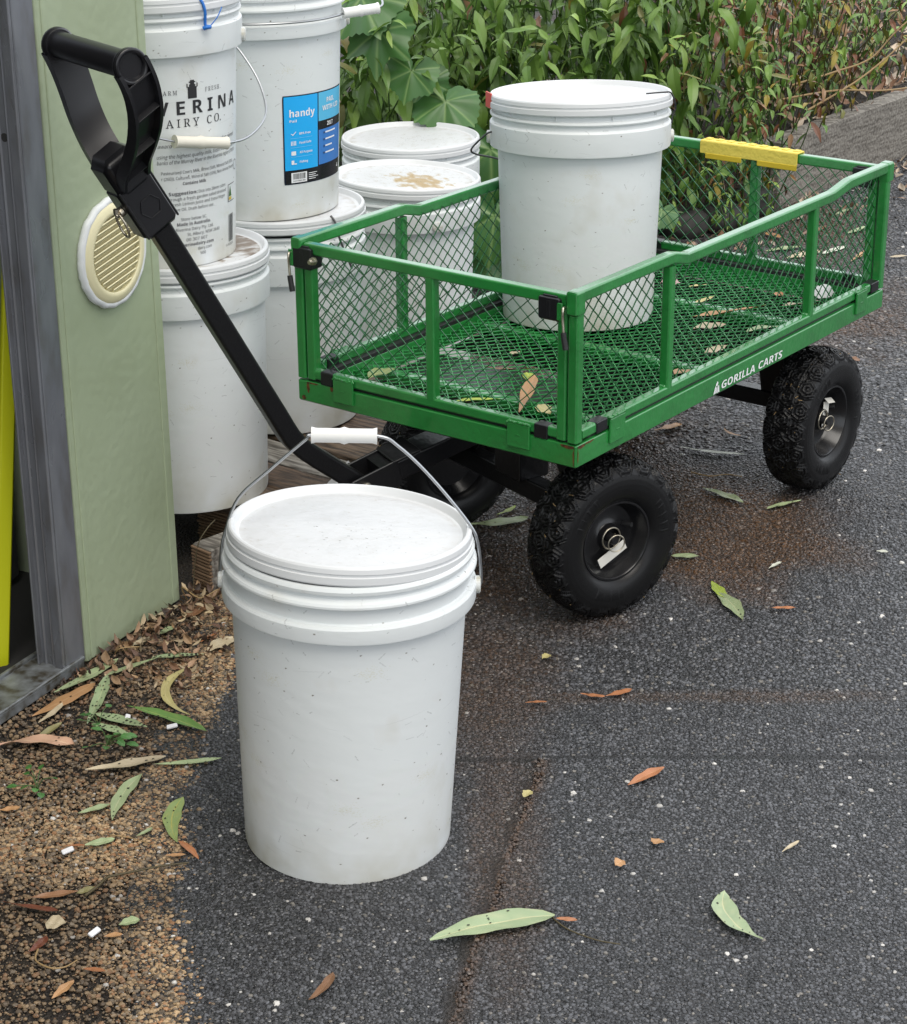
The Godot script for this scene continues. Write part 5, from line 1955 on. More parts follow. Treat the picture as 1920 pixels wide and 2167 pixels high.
	for e in [-0.1, 0.1]:
		lathe(s, [Vector2(0.0, -0.006), Vector2(0.020, -0.006), Vector2(0.0225, -0.003), Vector2(0.0225, 0.003), Vector2(0.020, 0.006), Vector2(0.0165, 0.006), Vector2(0.0155, 0.002), Vector2(0.0, 0.002)], 32, gx * Transform3D(Basis(Vector3(1, 0, 0), PI / 2 * signf(e)), bc + Vector3(0, 0, e)))
	var er := []
	for k in 26:
		var a := TAU * k / 26.0
		er.append(gx * (bc + Vector3(cos(a) * 0.0195, sin(a) * 0.0205, 0.105)))
	tube(s, er, 0.0032, 8, true)
	put("grip_end", s.commit(), M.blackplastic, ph)
	s = S()
	lathe(s, [Vector2(0.007, 0.0), Vector2(0.007, 0.005), Vector2(0.004, 0.006), Vector2(0.004, 0.011), Vector2(0.0, 0.012)], 12, gx * Transform3D(Basis(Vector3(0, 0, 1), PI / 2), Vector3(-0.030, 0.020, 0.004)))
	var hr := []
	for k in 24:
		var a := TAU * k / 24.0
		hr.append(gx * Vector3(-0.0405 + cos(a) * 0.003, 0.004 + cos(a) * 0.018, 0.004 + sin(a) * 0.012))
	tube(s, hr, 0.0017, 7, true)
	tube(s, [gx * Vector3(-0.036, 0.028, 0.004), gx * Vector3(-0.039, 0.022, 0.004)], 0.004, 8)
	put("hitch_pin", s.commit(), M.zinc, ph)

# ---------------------------------------------------------------- timber edging, rocks
func build_edging() -> void:
	var u := Vector3(0.593, 0, -0.805)
	var v := Vector3(-0.805, 0, -0.593)
	var base := V(0.888, 0, 5.545)
	var s := S()
	bx(s, Transform3D(Basis(u, Vector3.UP, u.cross(Vector3.UP)), base + u * 1.05 + v * 0.018 + Vector3(0, 0.086, 0)), Vector3(2.12, 0.196, 0.032), 0.005)
	meta(put("sleeper", s.commit(), M.wood2), "grey weathered timber sleeper on edge facing the asphalt", "sleeper", "timber edging of the garden bed")
	s = S()
	bx(s, Transform3D(Basis(u, Vector3.UP, u.cross(Vector3.UP)), base + u * 1.02 + v * 0.053 + Vector3(0, 0.084, 0)), Vector3(2.16, 0.196, 0.032), 0.006)
	meta(put("sleeper", s.commit(), M.wood2), "second grey timber sleeper standing behind the one at the asphalt", "sleeper", "timber edging of the garden bed")
	var rocks := [[0.60, 5.28, 0.055, "dark rounded rock low in the bank behind the cart"], [0.70, 5.33, 0.06, "dark rounded rock in the bank beside the timber end"], [0.46, 5.30, 0.05, "dark rock higher in the bank, between weeds"], [0.80, 5.46, 0.05, "dark rock touching the end of the timber sleeper"]]
	for k in rocks.size():
		var e: Array = rocks[k]
		s = S()
		var n := 14
		for i in n:
			for j in n * 2:
				var P := []
				for q in [[i, j], [i, j + 1], [i + 1, j + 1], [i + 1, j]]:
					var a: float = PI * q[0] / n
					var b: float = PI * q[1] / n
					var d := Vector3(sin(a) * cos(b), cos(a), sin(a) * sin(b))
					P.append(d * Vector3(1.2, 0.85, 1.0) * (e[2] * (1.0 + 0.22 * fn.get_noise_3dv(d * 130.0 + Vector3.ONE * k * 50.0))))
				s.set_smooth_group(0)
				for t in [[0, 1, 2], [0, 2, 3]]:
					if (P[t[0]] - P[t[1]]).length() < 1e-7 or (P[t[1]] - P[t[2]]).length() < 1e-7 or (P[t[0]] - P[t[2]]).length() < 1e-7:
						continue
					var c: Vector3 = (P[t[1]] - P[t[0]]).cross(P[t[2]] - P[t[0]])
					var od: Array = [t[0], t[2], t[1]] if c.dot(P[0] + P[2]) > 0.0 else [t[0], t[1], t[2]]
					for x in od:
						s.add_vertex(P[x])
		s.index()
		s.generate_normals()
		meta(put("rock", s.commit(), M.rock, null, T(V(e[0], bed_y(e[0], e[1]) + 0.02, e[1]))), e[3], "rock", "rocks in the bank")

# ---------------------------------------------------------------- plants
var leaf_shapes := []

func shrub(label: String, x0: float, x1: float, e0: float, e1: float, n_stems: int, h0: float, h1: float, tone: Array, named: int, size: float, lean := 0.25) -> void:
	# stems in the bed between x0..x1 and e0..e1 behind the front of the bank; nearest leaves are parts
	var cx := (x0 + x1) * 0.5
	var cd := bank_line(cx) + (e0 + e1) * 0.5
	var base := V(cx, bed_y(cx, cd), cd)
	var o := thing("leafy_shrub", label, "shrub", T(base), "leafy shrubs of the hedge")
	var st := S()
	var leaves := []
	for k in n_stems:
		var x := R(x0, x1)
		var d := bank_line(x) + R(e0, e1)
		var p := V(x, bed_y(x, d) - 0.01, d) - base
		var h := R(h0, h1)
		var az := R(-PI, PI)
		var dir := Vector3(cos(az) * lean * 0.7, 1.0, sin(az) * lean * 0.4 + lean * 0.75).normalized()
		var pts := [p]
		var n := int(h / 0.035)
		for i in n:
			dir = (dir + Vector3(R(-0.09, 0.09), -0.012 * i / maxf(1.0, n) * 2.0, R(-0.08, 0.10))).normalized()
			p += dir * 0.035
			pts.append(p)
			var t := float(i) / n
			if t > 0.10 and rng.randf() < 0.93:
				var a := i * 2.4 + R(-0.5, 0.5)
				var out := Vector3(cos(a), 0, sin(a))
				out = (out + Vector3(0, 0, 0.55)).normalized()
				leaves.append([p, out, size * R(0.6, 1.2) * lerpf(0.85, 1.0, t) * (0.65 if t > 0.88 else 1.0), t])
			if i > n - 3:
				leaves.append([p, Vector3(R(-1, 1), R(0.4, 1.2), R(-0.3, 1)).normalized(), size * R(0.4, 0.75), 1.0])
		tube(st, pts, 0.0024, 5, false, 0.4)
	put("stem", st.commit(), M.stem if tone[1] > 0.3 else M.stemgreen, o)
	# the leaves turned most to the open side come first
	leaves.sort_custom(func(a, b): return a[0].z + a[0].y * 0.4 > b[0].z + b[0].y * 0.4)
	var xs := {}
	for k in leaves.size():
		var e: Array = leaves[k]
		var out: Vector3 = e[1]
		var pitch := R(-1.05, 0.15)
		if e[3] == 1.0:
			pitch = R(0.0, 0.9)
		var xa := (Vector3(out.x, 0, out.z).normalized() * cos(pitch) + Vector3.UP * sin(pitch)).normalized()
		var za := xa.cross(Vector3.UP).normalized()
		var ya := za.cross(xa).normalized()
		var b := Basis(xa, ya, za) * Basis(Vector3(1, 0, 0), R(-0.6, 0.6))
		b = b.scaled_local(Vector3.ONE * e[2] / 0.08)
		var v := rng.randi() % leaf_shapes.size()
		var m := 0
		var q := rng.randf()
		if q < tone[1]:
			m = [5, 6, 5, 7][rng.randi() % 4]
		elif q < tone[1] + tone[2]:
			m = 4
		else:
			var lum: float = e[3] * 0.75 + R(-0.25, 0.35) + tone[0]
			m = 1 if lum < 0.25 else (0 if lum < 0.72 else (2 if lum < 1.02 else 3))
		if k < named:
			put("leaf", leaf_shapes[v], M["leaf%d" % m], o, Transform3D(b, e[0]))
		else:
			var key := [v, m]
			if not xs.has(key):
				xs[key] = []
			xs[key].append(Transform3D(b, e[0]))
	if xs.size():
		# merged, leaf kinds side by side
		for v in leaf_shapes.size():
			var tr := []
			var cl := []
			for key in xs:
				if key[0] != v:
					continue
				var c: Color = M["leaf%d" % key[1]].albedo_color.srgb_to_linear()
				for t in xs[key]:
					tr.append(t)
					cl.append(c)
			if tr.size():
				multi("foliage", leaf_shapes[v], M.leaf, tr, cl, o)

func vine_leaf(size: float, sd: int, heart := false) -> ArrayMesh:
	# lobed, stalk at the origin, tip along +x, face up
	var s := S()
	var lobes := [[0.0, 1.0, 0.42], [0.88, 0.88, 0.40], [-0.88, 0.88, 0.40], [1.85, 0.66, 0.55], [-1.85, 0.66, 0.55]]
	if heart:
		lobes = [[0.0, 0.95, 0.55], [0.95, 0.80, 0.45], [-0.95, 0.80, 0.45], [2.0, 0.72, 0.5], [-2.0, 0.72, 0.5]]
	var outline := [[0, 1.0], [27, 0.56], [50, 0.90], [76, 0.64], [100, 0.74], [128, 0.70], [158, 0.52], [174, 0.22], [180, 0.06]]
	if heart:
		outline = [[0, 1.0], [30, 0.76], [52, 0.88], [85, 0.80], [120, 0.82], [150, 0.62], [172, 0.3], [180, 0.08]]
	var n := 120
	var rings := 7
	var grid := []
	for j in rings + 1:
		var row := []
		for i in n + 1:
			var a := -PI + TAU * i / n
			var r := 0.1
			var deg := absf(rad_to_deg(a))
			for q in outline.size() - 1:
				if deg >= outline[q][0] and deg <= outline[q + 1][0]:
					var tt: float = (deg - outline[q][0]) / (outline[q + 1][0] - outline[q][0])
					var up: bool = outline[q + 1][1] > outline[q][1]
					r = lerpf(outline[q][1], outline[q + 1][1], pow(tt, 1.7) if up else 1.0 - pow(1.0 - tt, 1.7))
			var vein := 0.0
			for l in lobes:
				var da := absf(wrapf(a - l[0], -PI, PI))
				vein = maxf(vein, exp(-pow(da * (0.2 + j) / rings / 0.030, 2.0)))
			r *= 1.0 + 0.03 * sin(a * 31.0 + sd)
			var t := float(j) / rings
			var p := Vector3(cos(a) * r * t, 0, sin(a) * r * t) * size
			p.y = size * (-0.22 * pow(t * r, 2.0) + 0.06 * t * sin(a * 5.0 + sd) - 0.02 * vein * t)
			var c := Color(0.045, 0.125, 0.028).lerp(Color(0.17, 0.27, 0.09), vein * 0.8) * (1.0 + 0.25 * fn.get_noise_2d(p.x * 900.0 + sd * 99, p.z * 900.0))
			row.append([p, c])
		grid.append(row)
	for j in rings:
		for i in n:
			var q := [grid[j][i], grid[j][i + 1], grid[j + 1][i + 1], grid[j + 1][i]]
			for k in [0, 1, 2, 0, 2, 3]:
				s.set_smooth_group(0)
				s.set_color(q[k][1])
				s.add_vertex(q[k][0])
	s.index()
	s.generate_normals()
	return s.commit()

func build_plants() -> void:
	for k in 6:
		leaf_shapes.append(leaf_mesh(0.08, 0.0210 + 0.0022 * (k % 3), {"droop": 0.35 + 0.22 * k, "fold": 0.24, "side": 0.03 * (k - 3), "seg": 7, "mid": Color(1.55, 1.45, 1.3), "edge": Color(0.9, 0.9, 0.9), "seed": k, "wave": 0.02}))
	var G := [0.05, 0.015, 0.03]
	shrub("dense fresh green shrub behind the two rear pails", -0.42, 0.02, 0.0, 0.55, 52, 0.40, 0.80, G, 170, 0.100)
	shrub("dense dark green shrub between the rear pails and the pail in the cart", 0.0, 0.32, 0.0, 0.5, 50, 0.38, 0.75, G, 180, 0.100)
	shrub("tall bright shrub rising directly behind the pail in the cart", 0.3, 0.62, 0.0, 0.55, 54, 0.36, 0.78, [0.16, 0.02, 0.04], 190, 0.098)
	shrub("half brown shrub above the yellow sleeve of the cart", 0.58, 0.9, -0.02, 0.5, 80, 0.18, 0.66, [0.14, 0.26, 0.08], 190, 0.060, 0.4)
	shrub("thin reddish brown shrub beside the end of the timber edging", 0.86, 1.16, 0.05, 0.6, 80, 0.16, 0.58, [0.16, 0.40, 0.12], 190, 0.050, 0.4)
	shrub("sparse yellowing shrub on the bed above the timber edging", 1.12, 1.5, 0.12, 0.8, 46, 0.10, 0.42, [0.2, 0.30, 0.25], 150, 0.048, 0.45)
	shrub("background shrub behind the tall bright one", 0.15, 0.75, 0.55, 1.2, 40, 0.5, 0.95, [0.1, 0.03, 0.04], 60, 0.09)
	shrub("background shrub behind the dense fresh green one", -0.6, 0.2, 0.55, 1.2, 40, 0.5, 0.95, [0.05, 0.02, 0.03], 60, 0.09)
	shrub("background shrub behind the half brown one, full of dead leaves", 0.7, 1.3, 0.55, 1.3, 40, 0.4, 0.85, [0.1, 0.25, 0.15], 70, 0.075)
	shrub("background shrub furthest along the bed", 1.3, 2.0, 0.7, 1.6, 40, 0.3, 0.75, [0.15, 0.25, 0.2], 60, 0.06)
	shrub("unseen end of the hedge beside the shed", -1.3, -0.5, 0.0, 0.8, 30, 0.5, 0.9, G, 20, 0.09)
	# low weeds on the bank, seen through the rear mesh
	shrub("low weeds with small leaves on the bank behind the cart", 0.42, 0.86, -0.16, 0.06, 30, 0.06, 0.2, [0.35, 0.05, 0.05], 100, 0.040, 0.5)
	# the vine with big lobed leaves
	var vo := thing("climbing_vine", "vine with large lobed bright green leaves beside the blue labelled pail", "vine", T(V(-0.16, 0.0, 4.86)))
	var vl := [
		# x, y, d of the stalk; direction the tip points (x, y, towards camera); size; heart
		[-0.162, 0.612, 4.76, -0.10, -1.0, 0.30, 0.112, false],
		[-0.200, 0.680, 4.80, 0.30, -0.5, 0.75, 0.120, true],
		[-0.089, 0.520, 4.77, -0.25, -0.85, 0.45, 0.078, true],
		[-0.050, 0.490, 4.80, 0.25, -0.9, 0.25, 0.070, false],
		[-0.012, 0.448, 4.78, -0.05, -0.70, 0.70, 0.098, true],
		[0.090, 0.345, 4.74, 0.05, -1.0, 0.25, 0.13, true],
		[0.098, 0.20, 4.70, -0.1, -1.0, 0.3, 0.12, true],
		[0.075, 0.11, 4.76, 0.2, -0.7, 0.6, 0.10, true],
		[0.500, 0.17, 4.86, -0.3, -0.6, 0.7, 0.055, true]]
	var st := S()
	for k in vl.size():
		var e: Array = vl[k]
		var xa := Vector3(e[3], e[4], e[5]).normalized()
		var face := Vector3(0.05 * k - 0.2, 0.55, 0.85)
		var za := xa.cross(face).normalized()
		var ya := za.cross(xa).normalized()
		var at := V(e[0], e[1], e[2])
		put("leaf", vine_leaf(e[6], k, e[7]), M.leaf, vo, Transform3D(Basis(xa, ya, za), at - vo.position))
		tube(st, smooth_path([at - vo.position, at - vo.position + Vector3(0.01, -0.03, -0.03) - xa * 0.03, V(-0.14 + 0.012 * k, 0.25, 4.93) - vo.position], 5), 0.0018, 6)
	tube(st, smooth_path([V(-0.17, 0.02, 4.95) - vo.position, V(-0.15, 0.28, 4.92) - vo.position, V(-0.19, 0.55, 4.88) - vo.position, V(-0.2, 0.75, 4.88) - vo.position], 6), 0.0028, 6)
	put("stem", st.commit(), M.stemgreen, vo)
	# long bare shoots that lean out over the timber
	var shoots := [
		["long tan shoot arching to the upper bed edge, pale leaf at its end", [[0.93, 0.30, 5.72], [1.05, 0.33, 5.75], [1.15, 0.36, 5.78], [1.22, 0.43, 5.8], [1.30, 0.49, 5.83]]],
		["thin straight tan shoot crossing below the arching one", [[0.97, 0.24, 5.68], [1.10, 0.30, 5.74], [1.20, 0.36, 5.8], [1.28, 0.42, 5.85]]],
		["long red brown shoot lying low towards the timber", [[0.90, 0.27, 5.68], [1.05, 0.285, 5.72], [1.2, 0.265, 5.82], [1.34, 0.255, 5.95], [1.46, 0.275, 6.0]]]]
	for k in 3:
		var so := thing("bare_shoot", shoots[k][0], "shoot", T(V(shoots[k][1][0][0], shoots[k][1][0][1], shoots[k][1][0][2])))
		var pts := []
		for e in shoots[k][1]:
			pts.append(V(e[0], e[1], e[2]) - so.position)
		var s := S()
		tube(s, smooth_path(pts, 6), 0.0032, 6, false, 0.6)
		put("stem", s.commit(), M.stemtan, so)
		var tip: Vector3 = pts[pts.size() - 1]
		for q in 3:
			var b := Basis.from_euler(Vector3(R(-0.5, 0.5), [1.4, 0.0, -0.6][q], [1.2, -0.2, -0.9][q]))
			put("leaf", leaf_shapes[q], M["leaf%d" % [3, 2, 7][q]], so, Transform3D(b.scaled(Vector3.ONE * 1.15), tip))
	# little weeds on the gravel
	var weeds := [[-0.480, 2.555, 11, 0.016, "small round leafed weed growing on the gravel beside fallen leaves"], [-0.555, 2.435, 8, 0.012, "tiny weed with thin stems at the outer edge of the gravel"], [-0.500, 2.610, 4, 0.013, "two leafed seedling between the sill and the round leafed weed"]]
	for e in weeds:
		var wo := thing("weed", e[4], "weed", T(V(e[0], 0.0, e[1])))
		var s := S()
		for k in e[2]:
			var a := R(0, TAU)
			var q := Vector3(cos(a), 0, sin(a)) * R(0.006, 0.030)
			var tp := q + Vector3(0, R(0.006, 0.024), 0)
			tube(s, smooth_path([Vector3(0, 0, 0), q * 0.4 + Vector3(0, tp.y * 0.8, 0), tp], 3), 0.0007, 5)
			var lm := leaf_mesh(e[3] * R(0.75, 1.2), e[3] * R(0.6, 0.85), {"droop": 0.4, "fold": 0.1, "seg": 6, "blunt": 0.6, "blade": Color(0.06, 0.17, 0.04), "mid": Color(0.12, 0.25, 0.08), "seed": k})
			put("leaf", lm, M.leaf, wo, Transform3D(Basis.from_euler(Vector3(R(-0.4, 0.4), -a, R(-0.1, 0.4))), tp))
		put("stem", s.commit(), M.stemgreen, wo)

# ---------------------------------------------------------------- fallen leaves
func build_fallen() -> void:
	var tones := {
		"pale": [Color(0.30, 0.37, 0.20), Color(0.46, 0.47, 0.28)], "spot": [Color(0.27, 0.35, 0.19), Color(0.42, 0.44, 0.25)], "big": [Color(0.34, 0.43, 0.25), Color(0.60, 0.58, 0.34)],
		"tan": [Color(0.40, 0.22, 0.10), Color(0.48, 0.30, 0.16)], "cream": [Color(0.48, 0.40, 0.27), Color(0.55, 0.47, 0.33)], "yellow": [Color(0.46, 0.40, 0.17), Color(0.55, 0.48, 0.25)],
		"green": [Color(0.12, 0.23, 0.06), Color(0.30, 0.36, 0.10)], "green2": [Color(0.25, 0.33, 0.12), Color(0.45, 0.40, 0.10)], "pink": [Color(0.52, 0.32, 0.22), Color(0.58, 0.42, 0.28)],
		"olive": [Color(0.22, 0.20, 0.09), Color(0.30, 0.27, 0.14)], "brown": [Color(0.20, 0.10, 0.05), Color(0.28, 0.16, 0.09)], "orange": [Color(0.42, 0.17, 0.075), Color(0.52, 0.26, 0.12)],
		"red": [Color(0.14, 0.045, 0.025), Color(0.2, 0.08, 0.04)], "lime": [Color(0.36, 0.47, 0.06), Color(0.45, 0.52, 0.12)], "white": [Color(0.55, 0.56, 0.47), Color(0.62, 0.62, 0.52)]}
	var rows := [
	[-0.503,2.815,-0.575,2.697,0.0190,0.02,"pale","broad pale green gum leaf leaning across gravel beside the steel door sill"],
	[-0.512,2.761,-0.445,2.810,0.0110,0.03,"pale","narrow pale green leaf pointing from the sill corner towards the white bucket"],
	[-0.453,2.817,-0.377,2.831,0.0130,-0.02,"spot","speckled pale leaf lying just below the brown litter heap"],
	[-0.510,2.758,-0.516,2.616,0.0170,0.02,"spot","black speckled pale leaf standing over the small round leafed weed"],
	[-0.510,2.641,-0.431,2.592,0.0180,0.02,"spot","heavily black speckled leaf lying behind the small round leafed weed"],
	[-0.509,2.608,-0.446,2.570,0.0130,0.05,"spot","pale speckled leaf half under the small round leafed weed"],
	[-0.524,2.732,-0.596,2.638,0.0220,0.03,"tan","wide wavy tan brown leaf lying along the foot of the sill"],
	[-0.560,2.673,-0.584,2.617,0.0090,0.06,"cream","small beige curled leaf piece below the tan brown leaf"],
	[-0.397,2.775,-0.392,2.618,0.0130,-0.28,"yellow","strongly hooked yellowish leaf standing out on the dark gravel"],
	[-0.346,2.585,-0.463,2.655,0.0190,-0.04,"green","fresh mid green leaf with a yellow rib on gravel"],
	[-0.524,2.551,-0.627,2.557,0.0300,-0.10,"pink","large pinkish tan curved leaf near the edge of the gravel"],
	[-0.394,2.514,-0.493,2.470,0.0180,0.04,"cream","cream coloured speckled leaf overlapping a pale green narrow one"],
	[-0.317,2.506,-0.406,2.492,0.0120,0.06,"pale","narrow pale green leaf with a long tail reaching the asphalt"],
	[-0.423,2.467,-0.446,2.341,0.0180,-0.08,"pale","long creased pale green leaf hanging below the cream speckled leaf"],
	[-0.552,2.612,-0.582,2.560,0.0110,0.00,"olive","half buried olive leaf above the large pinkish leaf"],
	[-0.622,2.836,-0.656,2.747,0.0130,0.05,"olive","olive brown leaf lying on the steel sill"],
	[-0.594,2.833,-0.633,2.792,0.0120,0.00,"tan","orange tan leaf strip lying on the steel sill"],
	[-0.391,3.003,-0.427,2.953,0.0180,0.15,"brown","curled brown leaf at the foot of the pallet block"],
	[-0.338,2.887,-0.371,2.842,0.0260,0.00,"cream","crumpled cream leaf beside the front white bucket"],
	[-0.465,2.889,-0.488,2.862,0.0110,0.10,"cream","cream curl of leaf against the green shed wall"],
	[-0.433,2.928,-0.452,2.898,0.0120,0.00,"pale","short pale green leaf scrap in the brown litter heap"],
	[-0.435,3.004,-0.465,2.963,0.0100,0.10,"cream","cream curled leaf at the far shed corner"],
	[-0.365,2.902,-0.385,2.868,0.0060,0.00,"orange","thin orange sliver of leaf in the litter near the bucket"],
	[-0.450,2.386,-0.488,2.359,0.0120,0.06,"pale","small nibbled pale leaf on gravel, pointing at the weed"],
	[-0.387,2.327,-0.405,2.306,0.0060,0.10,"pale","tiny pale leaf shred near the asphalt edge"],
	[-0.432,2.300,-0.466,2.283,0.0130,0.02,"pale","pale wedge shaped leaf end with an orange stem"],
	[-0.464,2.284,-0.491,2.282,0.0050,0.00,"orange","orange stem piece joined to a pale wedge leaf"],
	[-0.361,2.398,-0.360,2.293,0.0210,-0.12,"green2","yellow edged green leaf at the border of gravel and asphalt"],
	[-0.350,2.293,-0.320,2.250,0.0090,0.05,"orange","rust orange leaf touching the yellow edged green leaf"],
	[-0.338,2.261,-0.362,2.259,0.0060,0.03,"tan","small straight tan leaf beside the rust orange leaf"],
	[-0.459,2.179,-0.512,2.165,0.0100,0.03,"brown","pinkish brown narrow leaf at the end of the dark twig"],
	[-0.438,2.187,-0.460,2.173,0.0100,0.00,"olive","olive grey leaf tip beside the pinkish brown narrow leaf"],
	[-0.475,2.136,-0.543,2.151,0.0130,0.03,"red","dark red brown leaf lying lowest on the gravel edge"],
	[-0.486,2.109,-0.462,2.108,0.0280,0.00,"cream","torn pale leaf caught among brown fibres on gravel"],
	[-0.479,2.083,-0.493,2.049,0.0100,0.10,"red","rust brown shred under the torn pale leaf"],
	[-0.375,2.116,-0.398,2.106,0.0150,0.00,"pale","small ragged pale green leaf alone on the lower gravel"],
	[-0.391,2.085,-0.412,2.082,0.0080,0.00,"tan","tan leaf chip below the small ragged pale leaf"],
	[-0.433,1.993,-0.452,1.961,0.0100,0.00,"tan","tan brown pod lying near the bottom of the gravel"],
	[-0.400,2.011,-0.426,2.016,0.0070,0.00,"orange","orange sliver beside the looped stem on gravel"],
	[-0.566,2.379,-0.592,2.372,0.0090,0.00,"tan","tan leaf strip at the outer edge of the gravel"],
	[0.116,2.114,-0.029,2.068,0.0370,-0.06,"big","largest pale green leaf with long brown stem on open asphalt"],
	[0.319,2.164,0.346,2.055,0.0260,-0.20,"big","sickle shaped pale green leaf on open asphalt"],
	[0.422,3.038,0.450,2.937,0.0240,0.06,"pale","pale leaf whose bright lime end folds over on asphalt"],
	[0.429,3.019,0.416,3.081,0.0180,0.00,"lime","bright lime folded end of a pale leaf"],
	[0.544,3.657,0.426,3.688,0.0130,0.10,"white","whitish narrow leaf on asphalt between the two near wheels"],
	[0.511,3.419,0.450,3.491,0.0200,0.00,"pale","pale oval leaf joined to a forked stem behind the front wheel"],
	[0.548,3.390,0.612,3.426,0.0120,0.00,"pale","smaller leaf on the far end of the forked stem"],
	[0.131,3.356,0.030,3.317,0.0260,0.08,"pale","pale olive leaf poking out beside the front white bucket"],
	[0.110,3.411,0.078,3.370,0.0100,0.10,"lime","small yellow green leaf under the cart front"],
	[0.066,3.684,0.080,3.580,0.0200,0.00,"spot","mottled pale leaf standing under the cart bed beside the hidden wheel"],
	[0.107,3.689,0.088,3.597,0.0160,0.00,"pale","second pale leaf beside the mottled one under the cart bed"],
	[0.062,3.474,0.027,3.548,0.0100,0.05,"tan","tan curled leaf beside the hidden front wheel"],
	[0.027,3.474,0.006,3.422,0.0090,0.00,"cream","cream leaf tip touching the hidden front wheel"],
	[0.406,3.184,0.359,3.185,0.0160,0.00,"pale","torn pale leaf touching the near front tyre"],
	[0.257,2.706,0.218,2.681,0.0120,0.00,"orange","orange leaf half with a paler broken neighbour on asphalt"],
	[0.216,2.683,0.182,2.690,0.0090,0.05,"orange","curved orange leaf half pointing at the front bucket"],
	[0.280,2.465,0.229,2.423,0.0150,0.00,"orange","ragged orange oak like leaf with a bent stem on asphalt"],
	[0.536,2.980,0.495,2.977,0.0100,0.00,"orange","single bright orange leaf chip out on open asphalt"],
	[0.444,3.829,0.391,3.785,0.0220,0.10,"tan","crumpled light brown leaf with thin stem behind the front wheel"],
	[0.132,2.667,0.102,2.666,0.0060,0.00,"orange","thin orange sliver beside the orange leaf halves"],
	[-0.139,2.005,-0.162,1.948,0.0110,0.08,"brown","brown twisted leaf at the very bottom of the asphalt"],
	[0.143,2.819,0.131,2.805,0.0120,0.00,"yellow","small yellow leaf scrap right of the front bucket"],
	[0.433,2.283,0.408,2.256,0.0060,0.00,"cream","straw coloured stick fragment on open asphalt"],
	[0.099,2.399,0.089,2.383,0.0120,0.00,"yellow","yellow leaf chip lying in the asphalt crack"],
	[0.143,2.101,0.118,2.106,0.0080,0.00,"orange","orange brown chip beside the stem of the largest leaf"],
	[0.540,3.159,0.516,3.135,0.0070,0.00,"white","white leaf shred on asphalt beyond the front wheel"],
	[0.723,3.198,0.705,3.202,0.0100,0.00,"white","pale curled scrap furthest out on the asphalt"],
	[0.257,2.284,0.249,2.272,0.0160,0.00,"tan","round tan seed case on asphalt"],
	[0.207,2.233,0.197,2.222,0.0140,0.00,"tan","orange tan crumb below the round seed case"],
	[0.552,3.759,0.518,3.799,0.0050,0.20,"tan","thin curved stem trailing off the crumpled light brown leaf"],
	[0.861,4.215,0.838,4.239,0.0150,0.00,"brown","small brown leaf beside the rear wheel"],
	[1.130,5.043,1.084,5.030,0.0100,0.00,"cream","cream leaf piece on the asphalt past the rear corner"],
	[1.249,5.632,1.196,5.651,0.0080,0.00,"tan","tan stem lying beyond the rear corner of the cart"],
	[0.926,5.095,0.828,5.027,0.0250,0.00,"cream","broad cream leaf seen through the rear mesh"],
	[0.881,5.134,0.788,5.098,0.0220,0.00,"pale","pale leaf behind the cart, second through the mesh"],
	[0.996,5.141,0.920,5.062,0.0180,0.00,"white","whitish leaf behind the cart close to its rear post"],
	[1.090,5.338,1.018,5.264,0.0180,0.00,"pale","pale leaf on asphalt behind the cart, furthest through the mesh"],
	[0.979,5.341,0.898,5.241,0.0180,0.00,"brown","brown leaf behind the cart in the middle of the mesh"],
	[1.077,5.525,1.023,5.461,0.0140,0.00,"pale","small pale leaf near the timber behind the cart"],
	[0.843,5.218,0.806,5.269,0.0180,0.00,"tan","tan leaf lying near the bank behind the cart"],
	[1.055,5.116,0.984,5.000,0.0160,0.00,"tan","tan leaf by the far rear post of the cart"]]
	for k in rows.size():
		var e: Array = rows[k]
		var a := V(e[0], 0, e[1])
		var b := V(e[2], 0, e[3])
		var ln := a.distance_to(b)
		var tn: Array = tones[e[6]]
		var big: bool = e[6] == "big"
		var curl := R(0.25, 0.75) if e[6] in ["brown", "tan", "cream", "pink", "red"] else R(0.05, 0.25)
		var lm := leaf_mesh(ln * 1.03, e[4] * 1.12, {"side": e[5] * 1.7, "fold": R(0.04, 0.20), "cup": R(-0.05, 0.15), "droop": R(-0.10, 0.08), "wave": R(0.01, 0.05), "twist": R(-curl, curl), "seg": 12, "blade": tn[0], "mid": tn[1], "edge": tn[0] * 0.94, "seed": k * 1.7, "blunt": R(0.7, 1.0), "spots": 34.0 if e[6] == "spot" else (8.0 if big else (5.0 if ln > 0.07 else 0.0))})
		var xa := (b - a).normalized()
		var gy := 0.0
		for t in 7:
			var w: Vector3 = a.lerp(b, t / 6.0)
			gy = maxf(gy, ground_y(w.x, -w.z))
		var lift := 0.0060 + (gy if e[0] > gravel_edge(e[1]) else 0.0) + (0.014 if e[0] < -0.43 and e[1] > 2.64 and e[6] in ["olive", "tan"] and e[1] < 2.8 and e[0] < -0.55 else 0.0)
		var o := put("fallen_leaf", lm, M.leaf, null, Transform3D(Basis(xa, Vector3.UP, xa.cross(Vector3.UP)), a + Vector3(0, lift, 0)))
		# a curved leaf is brought back between its two ends
		var bbv := lm.get_aabb()
		if absf(e[5]) > 0.05:
			var off: float = bbv.get_center().z
			o.position -= o.basis.z * off * 0.5
		o.position.y += maxf(0.0, -bbv.position.y - 0.002)
		meta(o, e[7], "leaf", "leaves fallen on the ground")
